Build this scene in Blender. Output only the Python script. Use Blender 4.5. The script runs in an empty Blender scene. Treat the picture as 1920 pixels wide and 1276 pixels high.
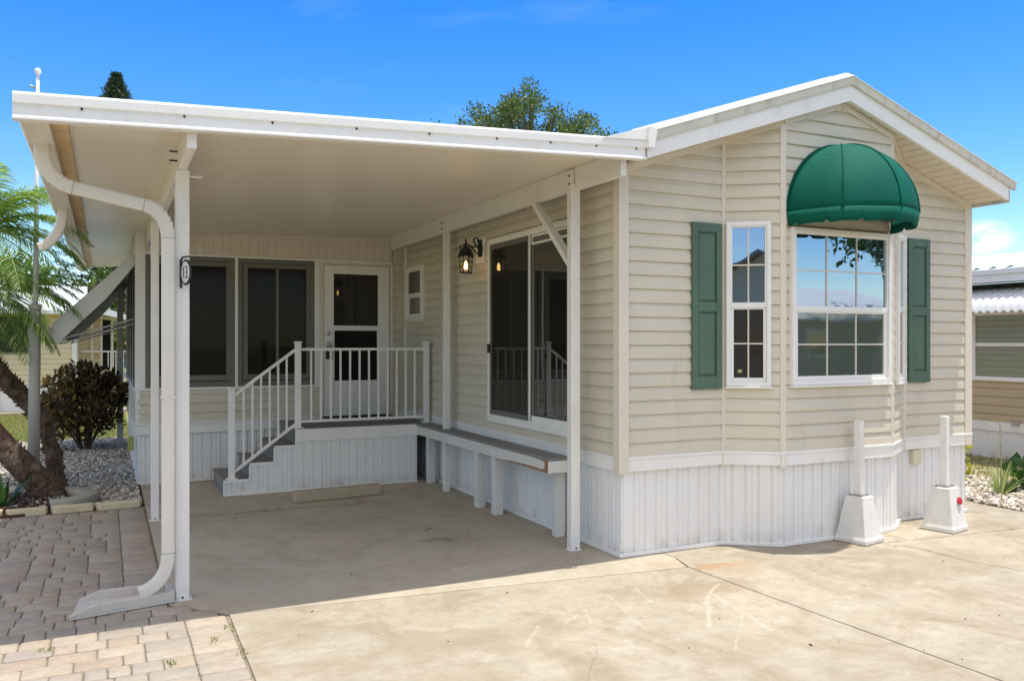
import bpy, bmesh, math, random
import numpy as np
from mathutils import Vector, Matrix
R = math.radians
random.seed(7)
rng = np.random.default_rng(7)
S = bpy.context.scene
COL = S.collection

# ---------------------------------------------------------------- camera
cam_d = bpy.data.cameras.new('camera')
cam = bpy.data.objects.new('camera', cam_d); COL.objects.link(cam)
cam.location = (-3.601, -5.502, 1.68)
cam.rotation_euler = (R(90), 0, -R(25.83))
cam_d.sensor_width = 36; cam_d.lens = 1572 / 1920 * 36
cam_d.shift_y = 3 / 1920
cam_d.clip_start = 0.05; cam_d.clip_end = 2000
S.camera = cam
# ---------------------------------------------------------------- exposure
S.view_settings.view_transform = 'Standard'
S.view_settings.look = 'None'
S.view_settings.exposure = 0.37
S.view_settings.gamma = 1.0
S.view_settings.use_curve_mapping = False
# ---------------------------------------------------------------- sun
SUNV = Vector((0.155, -0.114, 1.0)).normalized()
sun_d = bpy.data.lights.new('sun', 'SUN'); sun_d.energy = 3.75; sun_d.angle = R(0.55)
sun_d.color = (1.0, 0.965, 0.90)
sun = bpy.data.objects.new('sun', sun_d); COL.objects.link(sun)
sun.rotation_euler = SUNV.to_track_quat('Z', 'Y').to_euler()
# ---------------------------------------------------------------- world
W = bpy.data.worlds.new('World'); S.world = W; W.use_nodes = True
wn, wl = W.node_tree.nodes, W.node_tree.links
wn.clear()
def wnode(t, **k):
    n = wn.new(t)
    for a, b in k.items(): setattr(n, a, b)
    return n
sky = wnode('ShaderNodeTexSky'); sky.sky_type = 'NISHITA'; sky.sun_disc = False
sky.sun_elevation = math.asin(SUNV.z); sky.sun_rotation = math.atan2(SUNV.x, SUNV.y)
sky.altitude = 0; sky.air_density = 1.0; sky.dust_density = 0.15; sky.ozone_density = 2.2
hsv = wnode('ShaderNodeHueSaturation'); hsv.inputs['Saturation'].default_value = 1.46; hsv.inputs['Hue'].default_value=0.510
hsv.inputs['Value'].default_value = 1.18
wl.new(sky.outputs[0], hsv.inputs['Color'])
tc = wnode('ShaderNodeTexCoord')
def cloud(direction, inner, outer, scale, lo, hi, stretch=(1, 1, 2.2), detail=7):
    mp = wnode('ShaderNodeMapping'); mp.inputs['Scale'].default_value = stretch
    wl.new(tc.outputs['Generated'], mp.inputs[0])
    nz = wnode('ShaderNodeTexNoise'); nz.inputs['Scale'].default_value = scale; nz.inputs['Detail'].default_value = detail
    nz.inputs['Roughness'].default_value = 0.58
    wl.new(mp.outputs[0], nz.inputs['Vector'])
    r = wnode('ShaderNodeMapRange'); r.inputs[1].default_value = lo; r.inputs[2].default_value = hi; r.clamp = True
    wl.new(nz.outputs[0], r.inputs[0])
    if direction is None: return r.outputs[0]
    d = Vector(direction).normalized()
    sb = wnode('ShaderNodeVectorMath', operation='SUBTRACT'); sb.inputs[1].default_value = d
    wl.new(tc.outputs['Generated'], sb.inputs[0])
    ml = wnode('ShaderNodeVectorMath', operation='MULTIPLY'); ml.inputs[1].default_value = (1, 1, 1.7)
    wl.new(sb.outputs[0], ml.inputs[0])
    ln = wnode('ShaderNodeVectorMath', operation='LENGTH'); wl.new(ml.outputs[0], ln.inputs[0])
    f = wnode('ShaderNodeMapRange'); f.inputs[1].default_value = inner; f.inputs[2].default_value = outer
    f.inputs[3].default_value = 1; f.inputs[4].default_value = 0; wl.new(ln.outputs['Value'], f.inputs[0])
    m = wnode('ShaderNodeMath', operation='MULTIPLY'); wl.new(r.outputs[0], m.inputs[0]); wl.new(f.outputs[0], m.inputs[1])
    return m.outputs[0]
def wmath(op, a, b):
    m = wnode('ShaderNodeMath', operation=op); m.use_clamp = True
    for i, v in enumerate((a, b)):
        if isinstance(v, (int, float)): m.inputs[i].default_value = v
        else: wl.new(v, m.inputs[i])
    return m.outputs[0]
cum = cloud((0.8165, 0.566, 0.1075), 0.004, 0.034, 34, 0.34, 0.58)
wis = cloud(None, 0, 0, 2.3, 0.56, 0.86, (1, 1, 4.5), 5)
wisp = wmath('MULTIPLY', wis, 0.09)
fill_clouds = cloud((-0.25, -0.55, 0.80), 0.7, 1.3, 2.4, 0.33, 0.52, (1, 1, 1.3))  # unseen clouds added overhead and behind the camera for brighter, more neutral fill
tot = wmath('MAXIMUM', wmath('MAXIMUM', wmath('MULTIPLY', cum, 0.85), wisp), wmath('MULTIPLY', fill_clouds, 0.8))
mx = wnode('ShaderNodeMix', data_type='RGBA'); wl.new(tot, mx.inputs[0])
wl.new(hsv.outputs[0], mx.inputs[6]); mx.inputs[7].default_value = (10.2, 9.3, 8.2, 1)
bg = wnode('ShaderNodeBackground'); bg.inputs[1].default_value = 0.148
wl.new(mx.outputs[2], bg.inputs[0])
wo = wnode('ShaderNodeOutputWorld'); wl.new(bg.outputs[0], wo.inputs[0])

# ================================================================ materials
def new_mat(name):
    m = bpy.data.materials.new(name); m.use_nodes = True
    nt = m.node_tree; nt.nodes.clear()
    out = nt.nodes.new('ShaderNodeOutputMaterial')
    b = nt.nodes.new('ShaderNodeBsdfPrincipled')
    nt.links.new(b.outputs[0], out.inputs[0])
    return m, nt, b
def N(nt, t, **k):
    n = nt.nodes.new(t)
    for a, b in k.items(): setattr(n, a, b)
    return n
def noise(nt, scale, detail=4, rough=0.55, stretch=None, dist=0.0, coord='Object', off=(0, 0, 0)):
    tc = N(nt, 'ShaderNodeTexCoord')
    mp = N(nt, 'ShaderNodeMapping'); mp.inputs['Scale'].default_value = stretch or (1, 1, 1); mp.inputs['Location'].default_value = off
    nt.links.new(tc.outputs[coord], mp.inputs[0])
    n = N(nt, 'ShaderNodeTexNoise'); n.inputs['Scale'].default_value = scale
    n.inputs['Detail'].default_value = detail; n.inputs['Roughness'].default_value = rough
    n.inputs['Distortion'].default_value = dist
    nt.links.new(mp.outputs[0], n.inputs['Vector'])
    return n.outputs[0]
def rr(nt, v, a, b, c=0.0, d=1.0):
    n = N(nt, 'ShaderNodeMapRange'); n.inputs[1].default_value = a; n.inputs[2].default_value = b
    n.inputs[3].default_value = c; n.inputs[4].default_value = d
    nt.links.new(v, n.inputs[0]); return n.outputs[0]
def mixc(nt, f, a, b, mode='MIX'):
    n = N(nt, 'ShaderNodeMix', data_type='RGBA', blend_type=mode)
    for i, v in ((0, f), (6, a), (7, b)):
        if isinstance(v, (int, float)): n.inputs[i].default_value = v
        elif isinstance(v, (tuple, list)): n.inputs[i].default_value = (*v[:3], 1)
        else: nt.links.new(v, n.inputs[i])
    return n.outputs[2]
def mth(nt, op, a, b=0.0):
    n = N(nt, 'ShaderNodeMath', operation=op)
    for i, v in enumerate((a, b)):
        if isinstance(v, (int, float)): n.inputs[i].default_value = v
        else: nt.links.new(v, n.inputs[i])
    return n.outputs[0]
def bump(nt, b, h, strength=0.3, dist=0.01):
    n = N(nt, 'ShaderNodeBump'); n.inputs['Strength'].default_value = strength; n.inputs['Distance'].default_value = dist
    nt.links.new(h, n.inputs['Height']); nt.links.new(n.outputs[0], b.inputs['Normal'])
def sc(c, k): return tuple(min(1, x * k) for x in c)

def paint(name, c, rough=0.5, var=0.07, scale=2.5, dirt=0.12, dirtc=(0.25, 0.2, 0.13), fine=0.03, bmp=0.05, stretch=(1, 1, .35), metal=0.0, spec=0.4, rvar=1, wave=0):
    m, nt, b = new_mat(name)
    n1 = rr(nt, noise(nt, scale, 5, 0.6), 0.3, 0.7)
    col = mixc(nt, n1, sc(c, 1 - var), sc(c, 1 + var))
    n2 = rr(nt, noise(nt, scale * 3.1, 6, 0.65, stretch, 0.4), 0.55, 0.8, 0, dirt)
    col = mixc(nt, n2, col, dirtc)
    nt.links.new(col, b.inputs['Base Color'])
    b.inputs['Roughness'].default_value = rough; b.inputs['Metallic'].default_value = metal
    b.inputs['Specular IOR Level'].default_value = spec
    nf = noise(nt, 90, 3)
    if rvar: nt.links.new(rr(nt, noise(nt, 6, 4), 0.3, 0.7, rough - .06, rough + .08), b.inputs['Roughness'])
    if wave: bump(nt, b, mth(nt, 'ADD', noise(nt, 2.2, 3, .5, (1, 1, .6)), mth(nt, 'MULTIPLY', nf, .02)), wave, 0.02)
    elif bmp: bump(nt, b, nf, bmp, 0.004)
    return m
M = {}
M['siding'] = paint('cream_vinyl_siding', (0.64, 0.578, 0.457), 0.5, 0.07, 1.2, 0.22, (0.33, 0.27, 0.18), wave=.22)
M['trim'] = paint('cream_trim', (0.71, 0.64, 0.53), 0.5, 0.04, 1.5, 0.12, (0.4, 0.32, 0.2))
M['white'] = paint('white_trim', (0.82, 0.80, 0.75), 0.45, 0.04, 2, 0.25, (0.45, 0.4, 0.3))
M['post'] = paint('white_metal_post', (0.79, 0.765, 0.71), 0.42, 0.04, 2, 0.28, (0.4, 0.35, 0.26))
M['roof'] = paint('white_roof_metal', (0.80, 0.79, 0.76), 0.35, 0.03, 1, 0.10, (0.4, 0.38, 0.3))
M['ceiling'] = paint('offwhite_ceiling_panel', (0.84, 0.77, 0.645), 0.30, 0.02, 0.5, 0.0, (0.45, 0.38, 0.26), bmp=0.0, spec=0.5, rvar=0, wave=.10)
M['dirtyband'] = paint('mildewed_roof_edge', (0.62, 0.59, 0.50), 0.6, 0.08, 3, 0.75, (0.22, 0.20, 0.12), stretch=(1, 1, .15))
M['rustband'] = paint('stained_gutter_channel', (0.60, 0.44, 0.24), 0.6, 0.2, 2, 0.9, (0.26, 0.12, 0.04))
M['gutter'] = paint('cream_gutter', (0.70, 0.66, 0.58), 0.4, 0.04, 2, 0.1)
M['green_shutter'] = paint('green_shutter_paint', (0.088, 0.150, 0.105), 0.5, 0.10, 5, 0.22, (0.17, 0.23, 0.18))
M['darkframe'] = paint('dark_bronze_frame', (0.15, 0.145, 0.12), 0.5, 0.06, 3, 0.1, (0.2, 0.18, 0.14))
M['black'] = paint('black_metal', (0.018, 0.018, 0.019), 0.45, 0.1, 8, 0.1, (0.08, 0.07, 0.06))
M['silver'] = paint('satin_nickel', (0.45, 0.43, 0.40), 0.3, 0.03, 5, 0.0, metal=0.9)
M['deckgrey'] = paint('grey_deck_paint', (0.23, 0.22, 0.21), 0.65, 0.10, 3, 0.45, (0.38, 0.35, 0.31))
M['pedestal'] = paint('white_painted_concrete', (0.70, 0.68, 0.63), 0.8, 0.06, 6, 0.45, (0.45, 0.41, 0.34), bmp=0.5)
M['red'] = paint('red_reflector', (0.55, 0.02, 0.03), 0.25, 0.05, 20, 0)
M['stopper'] = paint('tan_concrete', (0.40, 0.34, 0.24), 0.85, 0.08, 8, 0.4, (0.25, 0.2, 0.14), bmp=0.6)
M['splash'] = paint('grey_concrete', (0.56, 0.52, 0.45), 0.85, 0.08, 6, 0.4, (0.2, 0.18, 0.15), bmp=0.5)
M['outlet'] = paint('ivory_plastic', (0.70, 0.64, 0.45), 0.45, 0.05, 10, 0.15)
M['edging'] = paint('cream_block', (0.64, 0.55, 0.36), 0.85, 0.10, 7, 0.4, (0.25, 0.2, 0.12), bmp=0.7)
M['curb'] = paint('cast_concrete_curb', (0.36, 0.34, 0.29), 0.85, 0.12, 8, 0.6, (0.14, 0.13, 0.10), bmp=0.7)
M['pole'] = paint('grey_pole_paint', (0.42, 0.42, 0.37), 0.5, 0.05, 3, 0.4, (0.2, 0.22, 0.14), stretch=(1, 1, .2))
M['nsiding'] = paint('pale_yellow_siding', (0.72, 0.60, 0.38), 0.55, 0.04, 1, 0.06)
M['tansiding'] = paint('tan_siding', (0.48, 0.385, 0.24), 0.55, 0.04, 1, 0.1)
M['awnwhite'] = paint('white_aluminium', (0.72, 0.72, 0.70), 0.4, 0.04, 2, 0.12)
M['roofgrey'] = paint('grey_shingle', (0.30, 0.28, 0.26), 0.85, 0.15, 14, 0.4, (0.18, 0.17, 0.16), bmp=0.6)
M['bark'] = paint('oak_bark', (0.10, 0.075, 0.05), 0.9, 0.25, 8, 0.5, (0.05, 0.04, 0.03), bmp=0.9)
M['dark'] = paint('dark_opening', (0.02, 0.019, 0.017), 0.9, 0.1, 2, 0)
M['plaque'] = paint('white_plaque', (0.72, 0.71, 0.68), 0.35, 0.02, 10, 0)
M['plaqueink'] = paint('dark_lettering', (0.05, 0.05, 0.05), 0.5, 0.02, 10, 0)
M['curtain'] = paint('pale_green_curtain', (0.30, 0.33, 0.24), 0.8, 0.15, 3, 0.2, (0.15, 0.18, 0.12), stretch=(8, 8, .2))
M['yellowbox'] = paint('yellow_green_plastic', (0.45, 0.45, 0.12), 0.5, 0.1, 6, 0.2)

def glass(name, c, refl, rough=0.02, tint=(1, 1, 1), wav=0.0, fm=1.0):
    m = bpy.data.materials.new(name); m.use_nodes = True; nt = m.node_tree; nt.nodes.clear()
    out = N(nt, 'ShaderNodeOutputMaterial')
    d = N(nt, 'ShaderNodeBsdfDiffuse'); d.inputs[0].default_value = (*c, 1)
    g = N(nt, 'ShaderNodeBsdfGlossy'); g.inputs[0].default_value = (*tint, 1); g.inputs[1].default_value = rough
    if wav:
        bn = N(nt, 'ShaderNodeBump'); bn.inputs['Strength'].default_value = wav; bn.inputs['Distance'].default_value = 0.02
        nt.links.new(noise(nt, 2.2, 2), bn.inputs['Height']); nt.links.new(bn.outputs[0], g.inputs['Normal'])
    lw = N(nt, 'ShaderNodeFresnel'); lw.inputs[0].default_value = 1.5
    f = mth(nt, 'ADD', mth(nt, 'MULTIPLY', lw.outputs[0], fm), refl); f2 = mth(nt, 'MINIMUM', f, 0.95)
    mx = N(nt, 'ShaderNodeMixShader'); nt.links.new(f2, mx.inputs[0]); nt.links.new(d.outputs[0], mx.inputs[1]); nt.links.new(g.outputs[0], mx.inputs[2])
    nt.links.new(mx.outputs[0], out.inputs[0])
    return m
M['glass_bay'] = glass('reflective_window_glass', (0.02, 0.022, 0.03), 0.42, 0.005, (0.74, 0.86, 1.0), 0.06)
M['glass_screen'] = glass('screened_window_glass', (0.07, 0.08, 0.065), 0.16, 0.03, (0.9, 1, 0.92), 0.06)
M['glass_screen2'] = glass('screened_glass_dark', (0.032, 0.028, 0.024), 0.02, 0.05)
M['glass_door'] = glass('sliding_door_glass', (0.012, 0.012, 0.011), 0.14, 0.004, (1, 1, 1), 0.02)
M['glass_doorscreen'] = glass('sliding_door_screen', (0.03, 0.028, 0.023), 0.0, 0.02, fm=0.7)
M['screen'] = glass('dark_insect_screen', (0.016, 0.014, 0.012), 0.0, 0.08, fm=0.18)

def leafmat(name, a, b, c=None, rough=0.5, trans=0.25):
    m, nt, bs = new_mat(name)
    g = N(nt, 'ShaderNodeNewGeometry')
    cr = N(nt, 'ShaderNodeValToRGB'); cr.color_ramp.elements[0].color = (*a, 1); cr.color_ramp.elements[1].color = (*b, 1)
    if c:
        e = cr.color_ramp.elements.new(0.85); e.color = (*b, 1); cr.color_ramp.elements[-1].color = (*c, 1)
    nt.links.new(g.outputs['Random Per Island'], cr.inputs[0])
    nt.links.new(cr.outputs[0], bs.inputs['Base Color']); bs.inputs['Roughness'].default_value = rough
    t = N(nt, 'ShaderNodeBsdfTranslucent'); nt.links.new(mixc(nt, 1.0, cr.outputs[0], (1.6, 1.7, 0.8), 'MULTIPLY'), t.inputs[0])
    mx = N(nt, 'ShaderNodeMixShader'); mx.inputs[0].default_value = trans
    out = [n for n in nt.nodes if n.type == 'OUTPUT_MATERIAL'][0]
    nt.links.new(bs.outputs[0], mx.inputs[1]); nt.links.new(t.outputs[0], mx.inputs[2]); nt.links.new(mx.outputs[0], out.inputs[0])
    return m
M['oakleaf'] = leafmat('oak_leaves', (0.035, 0.065, 0.014), (0.11, 0.16, 0.035), (0.20, 0.27, 0.07))
M['pineleaf'] = leafmat('dark_conifer_needles', (0.015, 0.035, 0.014), (0.04, 0.075, 0.03))
M['palmleaf'] = leafmat('palm_leaflets', (0.08, 0.155, 0.03), (0.23, 0.34, 0.085), (0.48, 0.54, 0.24), 0.35, 0.35)
M['bushleaf'] = leafmat('bronze_croton_leaves', (0.04, 0.026, 0.015), (0.12, 0.075, 0.03), (0.36, 0.27, 0.06), 0.45, 0.25)
M['limeleaf'] = leafmat('lime_leaves', (0.25, 0.28, 0.03), (0.45, 0.45, 0.06), (0.55, 0.5, 0.12))
M['bladeleaf'] = leafmat('striped_blades', (0.20, 0.26, 0.08), (0.45, 0.48, 0.25), (0.6, 0.6, 0.42))
M['deepleaf'] = leafmat('deep_green_leaves', (0.02, 0.06, 0.018), (0.06, 0.14, 0.03))
M['hedgeleaf'] = leafmat('hedge_leaves', (0.04, 0.08, 0.02), (0.13, 0.2, 0.04), (0.4, 0.18, 0.04))
M['grassblade'] = leafmat('lawn_blades', (0.16, 0.19, 0.045), (0.30, 0.32, 0.09), (0.45, 0.40, 0.18))

def green_fabric():
    m, nt, b = new_mat('green_awning_canvas')
    n1 = rr(nt, noise(nt, 3, 4), 0.3, 0.7)
    col = mixc(nt, n1, (0.0, 0.105, 0.068), (0.001, 0.135, 0.088))
    col = mixc(nt, rr(nt, noise(nt, 30, 4), 0.62, 0.8, 0, 0.2), col, (0.015, 0.19, 0.13))
    nt.links.new(col, b.inputs['Base Color']); b.inputs['Roughness'].default_value = 0.7; b.inputs['Specular IOR Level'].default_value = 0.2
    bump(nt, b, mth(nt, 'ADD', mth(nt, 'MULTIPLY', noise(nt, 350, 2), .12), noise(nt, 5, 3, .5, (1, 1, .45), .6)), 0.45, 0.03)
    t = N(nt, 'ShaderNodeBsdfTranslucent'); t.inputs[0].default_value = (0.0, 0.12, 0.07, 1)
    mx = N(nt, 'ShaderNodeMixShader'); mx.inputs[0].default_value = 0.15
    out = [n for n in nt.nodes if n.type == 'OUTPUT_MATERIAL'][0]
    nt.links.new(b.outputs[0], mx.inputs[1]); nt.links.new(t.outputs[0], mx.inputs[2]); nt.links.new(mx.outputs[0], out.inputs[0])
    return m
M['canvas'] = green_fabric()

def skirt_mat():
    m, nt, b = new_mat('white_skirting_panel')
    n1 = rr(nt, noise(nt, 1.3, 4), 0.3, 0.7)
    col = mixc(nt, n1, (0.76, 0.745, 0.71), (0.81, 0.80, 0.775))
    tc = N(nt, 'ShaderNodeTexCoord'); sp = N(nt, 'ShaderNodeSeparateXYZ'); nt.links.new(tc.outputs['Object'], sp.inputs[0])
    # splash dirt close to the concrete
    low = rr(nt, sp.outputs[2], 0.02, 0.16, 1, 0)
    f = mth(nt, 'MULTIPLY', low, rr(nt, noise(nt, 7, 6, 0.7), 0.45, 0.75, 0, 0.75))
    col = mixc(nt, f, col, (0.40, 0.33, 0.23))
    col = mixc(nt, rr(nt, noise(nt, 9, 5, 0.6, (1, 1, .12)), 0.6, 0.85, 0, 0.25), col, (0.5, 0.44, 0.34))
    nt.links.new(col, b.inputs['Base Color']); b.inputs['Roughness'].default_value = 0.45
    return m
M['skirt'] = skirt_mat()

def peeled():
    m, nt, b = new_mat('peeling_white_paint')
    col = mixc(nt, rr(nt, noise(nt, 4, 4), 0.3, 0.7), (0.66, 0.63, 0.57), (0.74, 0.72, 0.67))
    tc = N(nt, 'ShaderNodeTexCoord'); sp = N(nt, 'ShaderNodeSeparateXYZ'); nt.links.new(tc.outputs['Object'], sp.inputs[0])
    # bare wood near the low outer end of the board (object space: y along the board)
    near = rr(nt, sp.outputs[1], 0.9, 1.9, 1, 0)
    edge = rr(nt, sp.outputs[2], 0.575, 0.60, 1, 0)
    edge2 = mth(nt, 'MULTIPLY', rr(nt, sp.outputs[2], 0.655, 0.70, 0, 1), rr(nt, sp.outputs[1], 0.95, 1.15, 1, 0))
    nz = noise(nt, 10, 5, 0.6, (1, .5, 1.3))
    f = mth(nt, 'MULTIPLY', near, mth(nt, 'MAXIMUM', edge, edge2))
    f = mth(nt, 'ADD', f, mth(nt, 'MULTIPLY', rr(nt, sp.outputs[1], 0.80, 0.88, 1, 0), 0.35))
    f = mth(nt, 'MULTIPLY', f, rr(nt, nz, 0.24, 0.52, 0, 1.5))
    f = rr(nt, f, 0.36, 0.40)
    wood = mixc(nt, noise(nt, 40, 4, .6, (1, .1, 1)), (0.22, 0.10, 0.035), (0.42, 0.22, 0.10))
    nt.links.new(mixc(nt, f, col, wood), b.inputs['Base Color']); b.inputs['Roughness'].default_value = 0.65
    return m
M['peel'] = peeled()

def concrete(name, base=(0.41, 0.355, 0.265), stains=(), lines=(), mott=1.0):
    m, nt, b = new_mat(name)
    n1 = rr(nt, noise(nt, 0.55, 6, 0.62, None, 0.6, 'Object'), 0.32, 0.68)
    col = mixc(nt, n1, sc(base, 0.86), sc(base, 1.12))
    n2 = rr(nt, noise(nt, 1.7, 8, 0.68, (1, .7, 1), 1.2), 0.45, 0.64, 0, 0.85 * mott)
    col = mixc(nt, n2, col, (0.29, 0.235, 0.155))
    n3 = rr(nt, noise(nt, 3.6, 7, 0.7, (.6, 1.2, 1), .8, 'Object', (4, 2, 0)), 0.50, 0.72, 0, 0.6)
    col = mixc(nt, n3, col, (0.52, 0.475, 0.39))
    n5 = rr(nt, noise(nt, 11, 8, 0.75, (1, 1, 1), .3, 'Object', (7, 1, 0)), 0.48, 0.70, 0, 0.55 * mott)
    col = mixc(nt, n5, col, (0.27, 0.225, 0.16))
    n4 = rr(nt, noise(nt, 55, 5, 0.75), 0.38, 0.72, -0.06, 0.34)
    col = mixc(nt, n4, col, (0.30, 0.25, 0.17))
    tc = N(nt, 'ShaderNodeTexCoord')
    wob = N(nt, 'ShaderNodeVectorMath', operation='ADD')
    nc = N(nt, 'ShaderNodeTexNoise'); nc.inputs['Scale'].default_value = 5; nc.inputs['Detail'].default_value = 5
    nt.links.new(tc.outputs['Object'], nc.inputs[0])
    s2 = N(nt, 'ShaderNodeVectorMath', operation='MULTIPLY_ADD'); s2.inputs[1].default_value = (.5, .5, 0); s2.inputs[2].default_value = (-.25, -.25, 0)
    nt.links.new(nc.outputs['Color'], s2.inputs[0]); nt.links.new(tc.outputs['Object'], wob.inputs[0]); nt.links.new(s2.outputs[0], wob.inputs[1])
    for (x, y, rx, ry, c, k) in stains:
        sb = N(nt, 'ShaderNodeVectorMath', operation='SUBTRACT'); sb.inputs[1].default_value = (x, y, 0); nt.links.new(wob.outputs[0], sb.inputs[0])
        ml = N(nt, 'ShaderNodeVectorMath', operation='MULTIPLY'); ml.inputs[1].default_value = (1 / rx, 1 / ry, 0); nt.links.new(sb.outputs[0], ml.inputs[0])
        ln = N(nt, 'ShaderNodeVectorMath', operation='LENGTH'); nt.links.new(ml.outputs[0], ln.inputs[0])
        f = rr(nt, ln.outputs['Value'], 0.5, 1.2, k, 0)
        col = mixc(nt, f, col, c)
    brk = rr(nt, noise(nt, 16, 5, .7), .36, .58)
    for (ax, ay, bx, by, wd, c, k) in lines:
        L = math.hypot(bx - ax, by - ay); tx, ty = (bx - ax) / L, (by - ay) / L
        sb = N(nt, 'ShaderNodeVectorMath', operation='SUBTRACT'); sb.inputs[1].default_value = (ax, ay, 0)
        wv = N(nt, 'ShaderNodeVectorMath', operation='MULTIPLY_ADD'); wv.inputs[1].default_value = (.05, .05, 0); wv.inputs[2].default_value = (-.025, -.025, 0)
        nt.links.new(nc.outputs['Color'], wv.inputs[0]); w2_ = N(nt, 'ShaderNodeVectorMath', operation='ADD'); nt.links.new(tc.outputs['Object'], w2_.inputs[0]); nt.links.new(wv.outputs[0], w2_.inputs[1])
        nt.links.new(w2_.outputs[0], sb.inputs[0])
        d1 = N(nt, 'ShaderNodeVectorMath', operation='DOT_PRODUCT'); d1.inputs[1].default_value = (tx, ty, 0); nt.links.new(sb.outputs[0], d1.inputs[0])
        d2 = N(nt, 'ShaderNodeVectorMath', operation='DOT_PRODUCT'); d2.inputs[1].default_value = (-ty, tx, 0); nt.links.new(sb.outputs[0], d2.inputs[0])
        ov = mth(nt, 'MAXIMUM', mth(nt, 'SUBTRACT', mth(nt, 'ABSOLUTE', mth(nt, 'SUBTRACT', d1.outputs['Value'], L / 2)), L / 2), 0)
        dist = mth(nt, 'ADD', mth(nt, 'ABSOLUTE', d2.outputs['Value']), ov)
        f = mth(nt, 'MULTIPLY', rr(nt, dist, 0, wd, k, 0), brk); col = mixc(nt, f, col, c)
    nt.links.new(col, b.inputs['Base Color']); b.inputs['Roughness'].default_value = 0.85
    hh = mth(nt, 'ADD', noise(nt, 120, 4, 0.7), mth(nt, 'MULTIPLY', noise(nt, 9, 5), 1.5))
    bump(nt, b, hh, 0.35, 0.004)
    return m
RUST = (0.34, 0.19, 0.085)
M['concrete'] = concrete('stained_tan_concrete', stains=[
    (0.52, -0.47, .26, .10, (0.36, 0.20, 0.09), .7), (-1.75, -0.16, .16, .05, RUST, .7), (0.05, -0.95, .45, .22, (0.30, 0.215, 0.13), .6),
    (0.62, -0.65, .3, .14, (0.33, 0.23, 0.13), .5), (2.3, -1.15, .5, .25, (0.29, 0.23, 0.15), .45), (-0.5, -1.9, .35, .2, (0.31, 0.25, 0.17), .5),
    (1.5, -1.3, .35, .15, (0.29, 0.24, 0.16), .45), (-1.05, 1.2, .18, .05, (0.2, 0.17, 0.13), .5), (-1.0, 1.6, .10, .05, (0.2, 0.17, 0.13), .55), (-0.8, 1.0, .2, .05, (0.45, 0.3, 0.18), .35), (-2.0, 3.1, 1.4, .06, (0.2, 0.17, 0.13), .45)])
M['concrete'] = M['concrete']
PALE = (0.52, 0.465, 0.37)
M['driveconcrete'] = concrete('worn_driveway_concrete', stains=[(0.05, -0.95, .45, .22, (0.30, 0.215, 0.13), .55), (-1.75, -0.16, .16, .05, RUST, .7), (-0.5, -1.9, .35, .2, (0.31, 0.25, 0.17), .45), (-1.6, -1.2, .5, .2, (0.32, 0.26, 0.18), .4)],
    lines=[(0.24, -0.88, 0.05, -1.0, .020, PALE, .9), (0.05, -1.0, -0.40, -1.55, .024, PALE, .8), (0.05, -1.02, -0.1, -1.75, .022, PALE, .7), (-0.35, -0.72, -0.42, -1.02, .016, PALE, .9), (-0.98, -1.02, -1.12, -1.12, .018, PALE, .8),
           (-0.9, -0.95, -0.99, -1.2, .014, PALE, .7), (-1.3, -1.1, -1.5, -1.35, .02, PALE, .6), (0.2, -1.2, -.5, -1.9, .012, PALE, .5), (-0.6, -0.75, -0.75, -1.4, .02, PALE, .45),
           (-1.15, -1.50, -1.22, -1.64, .006, (0.16, 0.13, 0.09), .9), (-1.22, -1.64, -1.50, -1.96, .006, (0.16, 0.13, 0.09), .9), (-1.50, -1.96, -1.6, -2.3, .006, (0.16, 0.13, 0.09), .8)])
M['slabconcrete'] = concrete('carport_slab_concrete', (0.47, 0.415, 0.31), stains=[(0.2, -0.30, .2, .1, (0.36, 0.22, 0.10), .4), (-1.05, 1.2, .18, .05, (0.16, 0.14, 0.11), .55), (-1.0, 1.6, .10, .05, (0.16, 0.14, 0.11), .6), (-0.8, 1.0, .2, .05, (0.33, 0.22, 0.13), .35), (-2.0, 3.1, 1.4, .05, (0.17, 0.15, 0.11), .5), (-1.6, 2.2, .6, .3, (0.30, 0.265, 0.2), .4)], mott=.5)
M['joint'] = paint('joint_dirt', (0.12, 0.10, 0.07), 0.95, 0.3, 20, 0.5, (0.06, 0.07, 0.03))
#M['scratch'] = paint('pale_scrape', (0.56, 0.50, 0.40), 0.85, 0.08, 20, 0.9, (0.46, 0.39, 0.29))
M['asphalt'] = paint('asphalt', (0.055, 0.055, 0.055), 0.9, 0.15, 3, 0.3, (0.1, 0.1, 0.1), bmp=0.5)

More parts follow.
